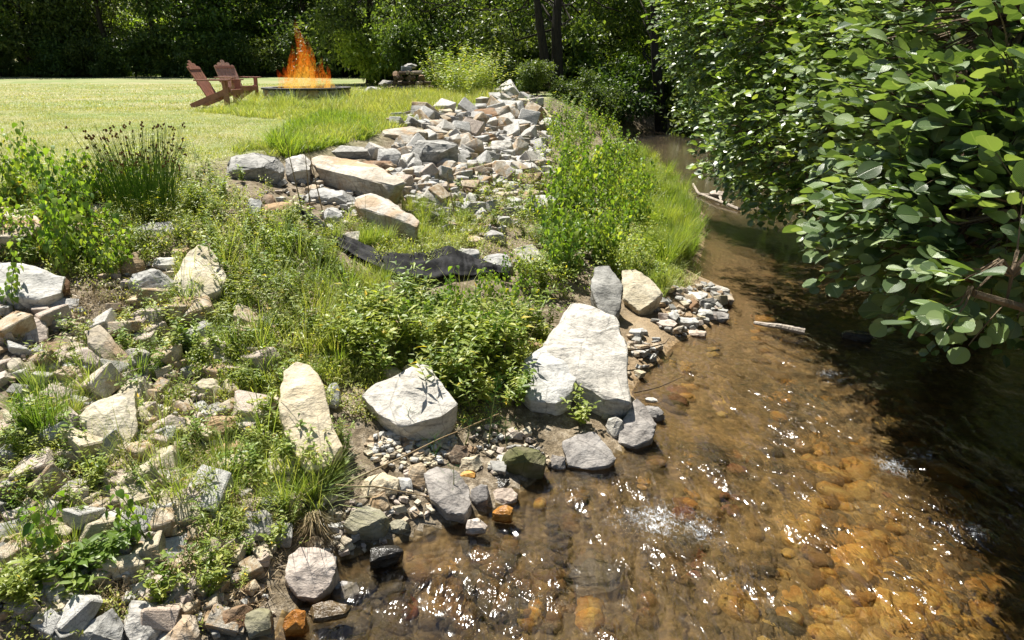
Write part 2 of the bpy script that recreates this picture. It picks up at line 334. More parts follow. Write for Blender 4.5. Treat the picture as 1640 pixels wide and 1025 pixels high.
def bed_mat():
    b = NB('gravel_streambed'); P = b.pos(); n1 = b.noise(P, 1.4, 5, .6, .8); n2 = b.noise(P, 9, 4, .6); v = b.voro(P, 24, 'Color'); vd = b.voro(P, 24)
    sx = b.new('ShaderNodeSeparateXYZ'); b.lk(P, sx.inputs[0])
    c = b.ramp(n1, [(.25, (.045, .036, .02)), (.42, (.18, .125, .06)), (.6, (.33, .215, .09)), (.75, (.1, .075, .04))])
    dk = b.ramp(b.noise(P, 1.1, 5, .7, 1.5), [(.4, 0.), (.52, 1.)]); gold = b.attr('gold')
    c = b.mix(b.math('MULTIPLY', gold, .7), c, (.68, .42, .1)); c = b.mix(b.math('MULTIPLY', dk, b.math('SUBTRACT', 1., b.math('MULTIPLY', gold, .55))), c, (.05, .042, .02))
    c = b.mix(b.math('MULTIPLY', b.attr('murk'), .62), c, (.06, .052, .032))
    c = b.mix(.45, c, b.ramp(n2, [(.3, (.04, .028, .012)), (.5, (.2, .125, .05)), (.7, (.38, .26, .1))]))
    vb = b.new('ShaderNodeRGBToBW'); b.lk(v, vb.inputs[0]); c = b.mix(.55, c, b.mix(1., c, b.ramp(vb.outputs[0], [(.2, .4), (.8, 1.7)]), 'MULTIPLY'))
    c = b.mix(b.math('MULTIPLY', b.attr('sand'), .8), c, (.36, .25, .14)); c = b.mix(b.ramp(b.new('ShaderNodeSeparateXYZ').outputs[0] if False else b.math('MULTIPLY', sx.outputs[1], .05), [(.42, 0.), (.75, .75)]), c, (.1, .08, .045))  # far bed colour darkened to carry the shade over that reach
    return b.surf(b.bsdf(c, .7, b.bump(b.math('ADD', n2, b.math('MULTIPLY', vd, -1.)), .6, .02), .3))
M['bed'] = bed_mat()
def water_mat():
    b = NB('clear_running_water'); P = b.pos(); rf = b.attr('riffle'); fm = b.attr('foam')
    w1 = b.noise(b.mapping(P, (1., .55, 1), (0, 0, -.5)), 6., 2, .5, .8); w2 = b.noise(b.mapping(P, (1.15, .5, 1), (0, 0, -.75)), 16., 2, .55, .7); w3 = b.noise(b.mapping(P, (1., .6, 1), (0, 0, -.3)), 42., 1, .5)
    h = b.math('ADD', b.math('MULTIPLY', w1, b.math('MULTIPLY_ADD' if False else 'MULTIPLY', rf, 1.)), b.math('MULTIPLY', b.math('ADD', w2, b.math('MULTIPLY', w3, .17)), b.math('MULTIPLY', rf, .62)))
    pat = b.ramp(b.noise(b.mapping(P, (1., .5, 1), (0, 0, -.5)), 2.2, 3, .6), [(.42, .3), (.64, 1.05)]); h = b.math('MULTIPLY', h, pat)
    nrm = b.bump(h, 1., .05)
    tr = b.new('ShaderNodeBsdfTransparent'); tr.inputs[0].default_value = (1., .97, .9, 1)
    rfr = b.new('ShaderNodeBsdfRefraction'); rfr.inputs['Color'].default_value = (.96, .9, .78, 1); rfr.inputs['IOR'].default_value = 1.33; rfr.inputs['Roughness'].default_value = 0.; b.lk(nrm, rfr.inputs['Normal'])
    thru = b.mixs(.5, tr.outputs[0], rfr.outputs[0])
    gl = b.new('ShaderNodeBsdfGlossy'); gl.inputs['Roughness'].default_value = .14; gl.inputs[0].default_value = (1, 1, 1, 1); b.lk(nrm, gl.inputs['Normal'])
    fr = b.new('ShaderNodeFresnel'); fr.inputs[0].default_value = 1.33; b.lk(nrm, fr.inputs['Normal'])
    s_ = b.mixs(b.math('MULTIPLY', fr.outputs[0], 1.1, True), thru, gl.outputs[0])
    fn = b.noise(b.mapping(P, (1., .5, 1), (0, 0, -.5)), 34., 5, .75, 1.4); fl = b.noise(P, 130., 3, .7)
    fa = b.math('MULTIPLY', b.ramp(b.math('ADD', b.math('MULTIPLY', fn, .75), b.math('ADD', b.math('MULTIPLY', fl, .25), b.math('MULTIPLY', fm, .26))), [(.66, 0.), (.8, 1.)]), fm, True)
    fo = b.bsdf((.72, .76, .8), .4, b.bump(fl, .8, .01), .5)
    return b.surf(b.mixs(b.math('MULTIPLY', fa, .8), s_, fo))
M['water'] = water_mat()
def plain(name, c, rough=.6, spec=.4, bumpy=0, scale=30, metal=0, var=.25):
    b = NB(name); P = b.objc(); n = b.noise(P, scale, 4, .6); c2 = b.mix(1., c, b.ramp(n, [(.3, 1 - var), (.7, 1 + var)]), 'MULTIPLY')
    x = b.bsdf(c2, rough, b.bump(n, bumpy, .01) if bumpy else None, spec); b.n['Principled BSDF'].inputs['Metallic'].default_value = metal; return b.surf(x)
M['chair'] = plain('reddish_brown_slats', (.29, .13, .085), .5, .4, .2, 12)
M['chairpale'] = plain('pale_reddish_slats', (.48, .28, .2), .5, .4, .2, 12)  # paler red-brown for the second chair's back slats
M['steel'] = plain('blackened_steel', (.06, .055, .05), .55, .5, .3, 14, .4, .5)
M['fabric'] = plain('black_landscape_fabric', (.012, .012, .013), .75, .2, .5, 40, 0, .4)
M['box'] = plain('weathered_grey_block', (.16, .18, .21), .7, .3, .3, 10)
M['log'] = plain('weathered_split_wood', (.1, .07, .05), .85, .2, .8, 18, 0, .6)
M['logend'] = plain('pale_wood_ends', (.3, .25, .19), .85, .2, .6, 26, 0, .4)
M['char'] = plain('charred_wood', (.02, .017, .015), .9, .2, .8, 20)
#==STRUCTURE==
# ---------------------------------------------------------------- terrain sheets
def sgrid(lo, hi, c, fine, n, big):
    """graded coordinates: spacing 'fine' around c, growing outwards"""
    r = [c]; s = fine; k = 0
    while r[-1] < hi: r.append(r[-1] + s); s *= 1.0 + (.0 if r[-1] - c < big else .05)
    l = [c]; s = fine
    while l[-1] > lo: l.append(l[-1] - s); s *= 1.0 + (.0 if c - l[-1] < big else .06)
    return np.array(sorted(set(l + r)))
xs = sgrid(-260, 260, 0, .05, 0, 5.0)
ys = [1.2]; s_ = .04
while ys[-1] < 420: ys.append(ys[-1] + s_); s_ = max(.04, (ys[-1]) * .0085) if ys[-1] < 40 else s_ * 1.08
ys = np.array(sorted([1.2 - .35 * 1.35 ** k for k in range(12)] + ys))
XX, YY = np.meshgrid(xs, ys); TP = np.stack([XX.ravel(), YY.ravel()], 1)
tz, tL, tW, tR, tds, tdc, tdr = height_raw(TP)
# low wooded rise far beyond the trees
far_d = np.hypot(TP[:, 0], TP[:, 1] - 20)
tz = tz + np.clip((far_d - 75) / 120, 0, 1) ** 1.3 * 28
nx, ny = len(xs), len(ys)
I = np.arange(nx * ny).reshape(ny, nx); Q = np.stack([I[:-1, :-1].ravel(), I[:-1, 1:].ravel(), I[1:, 1:].ravel(), I[1:, :-1].ravel()], 1)
land = tL | tR
wet = (~land)[Q].any(1); lawnq = tW[Q].all(1) & ~wet
lawn_w = np.where(tW, 1., np.clip(1 - (tdc / .55), 0, 1) ** 1.5 * (.6 + .4 * fbm(TP * 3, 3, 2))) * (tL | tR); lawn_w = np.clip(lawn_w, 0, 1); lawn_w[tR] = .35
spit = np.exp(-((TP[:, 0] - 1.75) ** 2 / .9 + (TP[:, 1] - 7.0) ** 2 / 3.2)); sand_w = np.where(land, np.clip(1.25 - tds / (.22 + .75 * spit), 0, 1) * np.clip((TP[:, 1] - 4.2) / 1., 0, 1), 0)
sand_w += np.where(land, np.clip(1 - tdr / .5, 0, 1), 0)
bed_sand = np.clip(1.1 - tds / (.35 + .6 * np.exp(-((TP[:, 1] - 8.5) / 3.5) ** 2)), 0, 1) * np.clip((TP[:, 1] - 4.6) / 1.2, 0, 1) * (.8 + .2 * fbm(TP * 3, 3, 8))
tz3 = np.where((tz < -.0) & False, tz, tz)
def sub(name, mask, mat, attrs):
    q = Q[mask]; used = np.unique(q); mp = np.zeros(nx * ny, int); mp[used] = np.arange(len(used))
    V = np.column_stack([TP[used], tz3[used]]); me = mesh_np(name, V, mp[q], mat, None, True, None, {k: v[used] for k, v in attrs.items()})
    return ob(name, me, kind='structure')
at_ = {'lawn': lawn_w, 'sand': np.clip(sand_w, 0, 1)}
lawn_ob = sub('lawn', lawnq, M['ground'], at_)
bank_ob = sub('riverbank', ~lawnq & ~wet, M['ground'], at_)
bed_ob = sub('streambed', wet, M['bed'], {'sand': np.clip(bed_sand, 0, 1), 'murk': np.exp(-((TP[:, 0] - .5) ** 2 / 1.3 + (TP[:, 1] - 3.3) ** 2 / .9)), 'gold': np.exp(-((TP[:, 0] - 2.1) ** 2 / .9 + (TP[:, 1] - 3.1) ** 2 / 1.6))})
# ---------------------------------------------------------------- water
wy = [1.0]
while wy[-1] < 40: wy.append(wy[-1] + max(.016, wy[-1] * .0052))
wx = np.concatenate([np.arange(-5.5, -1.3, .12), np.arange(-1.3, 3.2, .021), np.arange(3.2, 6.6, .05), np.arange(6.6, 60, .5)])
WX, WY = np.meshgrid(wx, wy); WP = np.stack([WX.ravel(), WY.ravel()], 1)
wds = seg_d(WP, SHORE)
FO = [((1050, 832), .19, 1.15), ((1120, 845), .15, 1.), ((985, 835), .13, .8), ((1425, 745), .13, 1.05), ((1480, 730), .12, .9), ((1560, 850), .12, 1.), ((1625, 830), .12, .8), ((1330, 600), .22, .75), ((1400, 610), .16, .75), ((1250, 580), .2, .6), ((1180, 715), .2, .5), ((1290, 790), .16, .5),
      ((1180, 930), .13, .55), ((1330, 985), .12, .6), ((1000, 745), .2, .5), ((900, 780), .2, .55), ((1230, 500), .25, .35), ((1370, 545), .2, .7), ((860, 960), .2, .5), ((620, 905), .1, .5), ((650, 995), .1, .5), ((1150, 262), .9, .5), ((720, 900), .2, .45), ((1240, 700), .25, .5), ((1500, 960), .2, .5)]
foam = np.zeros(len(WP)); FO = [(p, r_ * .85, a_ * .7) for p, r_, a_ in FO]
for p, r_, a_ in FO:
    c_ = at_z([p], 0)[0]; rr = r_ * (1.0 + .25 * vn(WP * 6, 11)); foam = np.maximum(foam, a_ * np.exp(-(((WP[:, 0] - c_[0])) ** 2 + ((WP[:, 1] - c_[1]) * .8) ** 2) / (2 * rr ** 2)))
rif = np.clip(1.0 - (WP[:, 1] - 5.2) / 3.2, .13, 1) * np.clip(wds / .25, .25, 1) * (.75 + .5 * np.clip(fbm(WP * 1.4, 3, 4) + .4, 0, 1)); pool = np.clip((WP[:, 0] - 2.5) / .7, 0, 1) * np.clip((WP[:, 1] - 3.7) / .7, 0, 1); rif = rif * (1 - .72 * pool); rif = np.clip(rif * 1.0 + foam * .5, 0, 1.5)
ca, sa = math.cos(-.5), math.sin(-.5); WR = np.stack([(WP[:, 0] * ca - WP[:, 1] * sa), (WP[:, 0] * sa + WP[:, 1] * ca) * .6], 1)
wz = rif * (.03 * fbm(WR * 4.5, 3, 21) + .009 * fbm(WR * 15, 3, 22)) + foam * .022 * fbm(WP * 22, 3, 30)
mx, my = len(wx), len(wy); J = np.arange(mx * my).reshape(my, mx); WQ = np.stack([J[:-1, :-1].ravel(), J[:-1, 1:].ravel(), J[1:, 1:].ravel(), J[1:, :-1].ravel()], 1)
wl = height_raw(WP)[0]; keep = (wl[WQ] < .07).any(1); WQ = WQ[keep]; us = np.unique(WQ); mp = np.zeros(mx * my, int); mp[us] = np.arange(len(us))
ob('stream_water', mesh_np('stream_water', np.column_stack([WP[us], wz[us]]), mp[WQ], M['water'], None, True, None, {'riffle': rif[us], 'foam': foam[us]}), kind='structure')
# ---------------------------------------------------------------- rocks
def rough_rock(pts, seed, res=.05, rough=.035, strata=.02, bevel=.03, cuts=3):
    """angular stone: hull of the points, broken edges, split faces"""
    bm = bmesh.new(); [bm.verts.new(p) for p in pts]
    r = bmesh.ops.convex_hull(bm, input=bm.verts)
    bmesh.ops.delete(bm, geom=list({g for g in r['geom_interior'] + r['geom_unused'] if isinstance(g, bmesh.types.BMVert)}), context='VERTS')
    size = max((v.co - bm.verts[:][0].co).length for v in bm.verts[:]) if len(bm.verts) else .1
    rc = random.Random(seed * 13 + 5); cen_ = sum((v.co for v in bm.verts), Vector()) / max(1, len(bm.verts))
    for _ in range(cuts):
        nv = Vector((rc.uniform(-1, 1), rc.uniform(-1, .6), rc.uniform(-.1, 1))).normalized(); far_ = max((v.co - cen_).dot(nv) for v in bm.verts)
        bmesh.ops.bisect_plane(bm, geom=bm.verts[:] + bm.edges[:] + bm.faces[:], plane_co=cen_ + nv * far_ * rc.uniform(.72, .88), plane_no=nv, clear_outer=True)
        h2 = bmesh.ops.convex_hull(bm, input=bm.verts[:]); bmesh.ops.delete(bm, geom=list({g for g in h2['geom_interior'] + h2['geom_unused'] if isinstance(g, bmesh.types.BMVert)}), context='VERTS')
    bmesh.ops.dissolve_limit(bm, angle_limit=R(9), verts=bm.verts[:], edges=bm.edges[:])
    bmesh.ops.bevel(bm, geom=bm.edges[:], offset=size * bevel * .5, segments=1, affect='EDGES', profile=.6, clamp_overlap=True)
    bmesh.ops.triangulate(bm, faces=bm.faces[:])
    for _ in range(5):
        lim = size * res; ed = [e for e in bm.edges if e.calc_length() > lim * 1.5]
        if not ed or len(bm.faces) > 1900: break
        bmesh.ops.subdivide_edges(bm, edges=ed, cuts=1); bmesh.ops.triangulate(bm, faces=bm.faces[:])
    bm.normal_update(); V = np.array([v.co[:] for v in bm.verts]); Nn = np.array([v.normal[:] for v in bm.verts])
    F = np.array([[v.index for v in f.verts] for f in bm.faces]) if not bm.verts.index_update() else None; bm.free()
    q = V / size; o = seed * 3.17
    d = fbm(q * 3.2 + o, 4, seed % 97, .55) * rough * size * 1.15 + (np.abs(fbm(q * 7 + o, 3, 3)) - .2) * rough * size * .5
    ax = unit(np.array([.15 * math.sin(seed), .2 * math.cos(seed * 2.), 1.])); lay = (q @ ax) * 16 + fbm(q * 2 + o, 2, 7) * 2.5; d += (np.abs((lay % 1) - .5) - .25) * strata * size * (1 - np.abs(Nn @ ax)) * 1.6
    return V + Nn * d[:, None], F
def rock_mesh(name, V, F, mat):
    me = mesh_np(name, V, F, mat, None, True)
    try: me.set_sharp_from_angle(angle=R(28))
    except Exception: pass
    return me
ROCKBOX = []
def view_basis(G, tilt, yaw=0):
    h = unit(np.array([G[0], G[1], 0.])); a = yaw; h = np.array([h[0] * math.cos(a) - h[1] * math.sin(a), h[0] * math.sin(a) + h[1] * math.cos(a), 0]); r_ = np.array([h[1], -h[0], 0.])
    n = math.cos(tilt) * np.array([0, 0, 1.]) - math.sin(tilt) * h; l = math.cos(tilt) * h + math.sin(tilt) * np.array([0, 0, 1.]); return r_, l, n
def box_rock(i, label, kind, x0, y0, x1, y1, thick=.5, tilt=None, sink=.03, name='rock', water=False, cat='rock', poly=None, nseg=7):
    rr = random.Random(i * 7 + 1); wpx, hpx = x1 - x0, y1 - y0
    G = ground([((x0 + x1) / 2, y1 - .1 * hpx)], water)[0]; D = (G - C0) @ FWD; s = D / FPX
    Wd, Hp = wpx * s, hpx * s; ang = math.atan2(ZC - G[2], math.hypot(G[0], G[1]))
    if tilt is None: tilt = R(24) if ang > R(14) else R(13)
    else: tilt = R(tilt)
    e = min(ang + tilt, R(75)); T = thick * min(Wd, Hp); Ln = (Hp - T * math.cos(e)) / math.sin(e); Lc = min(max(Ln, .45 * Wd), 1.5 * Wd)
    if Lc != Ln: T = min(max((Hp - Lc * math.sin(e)) / math.cos(e), .18 * min(Wd, Hp)), 1.1 * Hp)
    if Lc * math.sin(e) + T * math.cos(e) > Hp * 1.12: Lc = max(.25 * Wd, (Hp - T * math.cos(e)) / math.sin(e))
    r_, l, n = view_basis(G, tilt, rr.uniform(-.1, .1))
    cen = G + l * Lc / 2 + n * T / 2 - np.array([0, 0, sink]); pts = []; ph = rr.uniform(0, 6.28)
    nseg = rr.choice([5, 6, 7]); ft = [1 - .8 * rr.random() for _ in range(nseg)]
    for k in range(nseg):
        a = ph + (k + rr.uniform(-.28, .28)) * 2 * math.pi / nseg; ca_, sa_ = math.cos(a), math.sin(a); pw = .72
        px = math.copysign(abs(ca_) ** pw, ca_) * .56; py = math.copysign(abs(sa_) ** pw, sa_) * .56
        tt = rr.uniform(.74, 1.0); pts.append(r_ * px * Wd * tt + l * py * Lc * tt + n * T * (.5 * ft[k])); tb = rr.uniform(.9, 1.04) if tilt > R(21) else rr.uniform(.66, .9)
        pts.append(r_ * px * Wd * tb + l * py * Lc * tb - n * T * rr.uniform(.3, .75) - np.array([0, 0, .35 * T]))
    pts.append(n * T * .55 + r_ * Wd * rr.uniform(-.25, .25) + l * Lc * rr.uniform(-.25, .25))
    V, F = rough_rock(pts, i, res=.045 if wpx > 60 else (.07 if wpx > 30 else .12), rough=.045, strata=.03 if kind not in ('granite',) else .0)
    rim = ROCK[kind]; o = ob(name, rock_mesh(name, V, F, rim), loc=tuple(cen)); tag(o, label, cat)
    ROCKBOX.append((x0, y0, x1, y1)); return o
def poly_rock(i, label, kind, poly, thick, tilt=20, yaw=0, rise=None, under=None, name='rock', cat='rock', drop=(0, 0), water=False, rough=.045, cuts=0):
    """stone whose upper face runs through the given outline; real thickness below it"""
    poly = np.array(poly, float); lo = poly[np.argmax(poly[:, 1])]; cx_ = poly.mean(0)
    G = ground([(cx_[0], lo[1])], water)[0]; r_, l, n = view_basis(G, R(tilt), yaw); P0 = G + np.array([0, 0, thick * .8 if rise is None else rise])
    under = under or ((1.0, .9) if tilt > 21 else (.86, .66)); d = rays(poly); t = ((P0 - C0) @ n) / (d @ n); top = C0 + d * t[:, None]; cen = top.mean(0); rr = random.Random(i)
    pts = []
    for q in top:
        pts.append(q - cen - n * rr.uniform(0, .12) * thick); k = rr.uniform(under[1], under[0]); v = q - cen
        pts.append(v * k - n * thick * rr.uniform(.75, 1.05) - np.array([0, 0, thick * .3]) + r_ * drop[0] + l * drop[1])
    pts.append(n * thick * .1 + (top[0] - cen) * .2)
    V, F = rough_rock(pts, i, res=.035, rough=rough, strata=.02, bevel=.02, cuts=cuts)
    o = ob(name, rock_mesh(name, V, F, ROCK[kind]), loc=tuple(cen)); tag(o, label, cat); ROCKBOX.append((poly[:, 0].min(), poly[:, 1].min(), poly[:, 0].max(), poly[:, 1].max())); return o
#==ROCKS==
PR = [
 ('long rust-streaked boulder with dark front lying along the top of the bank', 'orange', [(497, 252), (520, 246), (556, 249), (600, 260), (640, 277), (650, 292), (630, 294), (596, 280), (548, 270), (503, 263)], .3, 10),
 ('big wedge boulder with dark brown front face just above the black fabric', 'wstain', [(566, 312), (590, 306), (612, 312), (640, 326), (672, 352), (668, 358), (636, 340), (604, 326), (572, 324)], .42, 8),
 ('flat-topped white boulder with pale angular faces below the tall weeds', 'white', [(577, 633), (601, 612), (647, 603), (669, 579), (687, 582), (706, 605), (734, 645), (706, 664), (650, 682), (612, 668)], .2, 24),
 ('largest pale boulder, striped by leaf shadows, beside the stream edge', 'white', [(903, 500), (918, 486), (950, 490), (984, 504), (1003, 540), (1000, 580), (1010, 643), (968, 636), (930, 615), (892, 590), (870, 560), (895, 528)], .3, 28),
 ('pale slab leaning against the left flank of the largest boulder', 'bgrey', [(842, 574), (872, 552), (905, 560), (925, 600), (912, 632), (890, 645), (850, 640), (826, 612)], .2, 26),
 ('tall grey slab standing above the largest pale boulder', 'grey', [(952, 426), (975, 424), (996, 455), (994, 490), (984, 508), (956, 492), (948, 460)], .2, 36),
 ('cream block with a dark notch beside the grassy point', 'cream', [(996, 432), (1018, 428), (1042, 446), (1060, 470), (1046, 482), (1024, 496), (1000, 478)], .2, 30),
 ('pointed grey stone standing at the water edge', 'granite', [(1020, 636), (1032, 648), (1050, 678), (1046, 700), (1018, 714), (990, 708), (996, 680), (1008, 652)], .13, 32),
 ('broad granite boulder with its wet foot in the stream', 'granite', [(900, 706), (925, 692), (950, 690), (962, 700), (988, 732), (975, 745), (940, 750), (908, 745)], .12, 32),
 ('tan pyramid boulder with a cracked sunlit face left of the green weeds', 'cream', [(275, 450), (298, 408), (318, 392), (334, 396), (352, 418), (362, 440), (352, 464), (316, 474), (288, 470)], .2, 28),
 ('large bright white boulder at the left edge of the picture', 'white', [(-30, 420), (20, 418), (62, 424), (104, 440), (100, 466), (60, 478), (10, 476), (-30, 470)], .18, 28),
 ('layered cream boulder with a split right edge and deep shadow behind', 'cream', [(124, 662), (146, 642), (190, 626), (218, 622), (220, 655), (206, 672), (219, 690), (204, 716), (170, 706), (134, 690)], .2, 36),
 ('tall pale slab with a brown-stained right side standing among weeds', 'cream', [(452, 590), (474, 574), (498, 580), (516, 612), (534, 668), (546, 716), (530, 744), (490, 752), (464, 716), (448, 650)], .22, 32),
 ('round tan boulder with leaf shadows at the lower shore', 'pink', [(462, 888), (480, 874), (512, 874), (536, 888), (540, 908), (528, 938), (504, 957), (476, 952), (458, 928)], .16, 34),
 ('grey stone block sloping into the water beneath the feathery plants', 'granite', [(676, 756), (700, 744), (728, 752), (752, 778), (756, 806), (745, 822), (715, 820), (690, 796)], .13, 28),
 ('tan elongated rock crossing below the dry twigs', 'tan', [(140, 530), (158, 520), (180, 540), (214, 580), (214, 598), (190, 602), (164, 570), (144, 550)], .14, 34),
 ('long tan ledge stone at the left edge below the lawn', 'orange', [(-40, 338), (10, 330), (58, 340), (66, 358), (50, 372), (-10, 378), (-40, 370)], .25, 14),
]
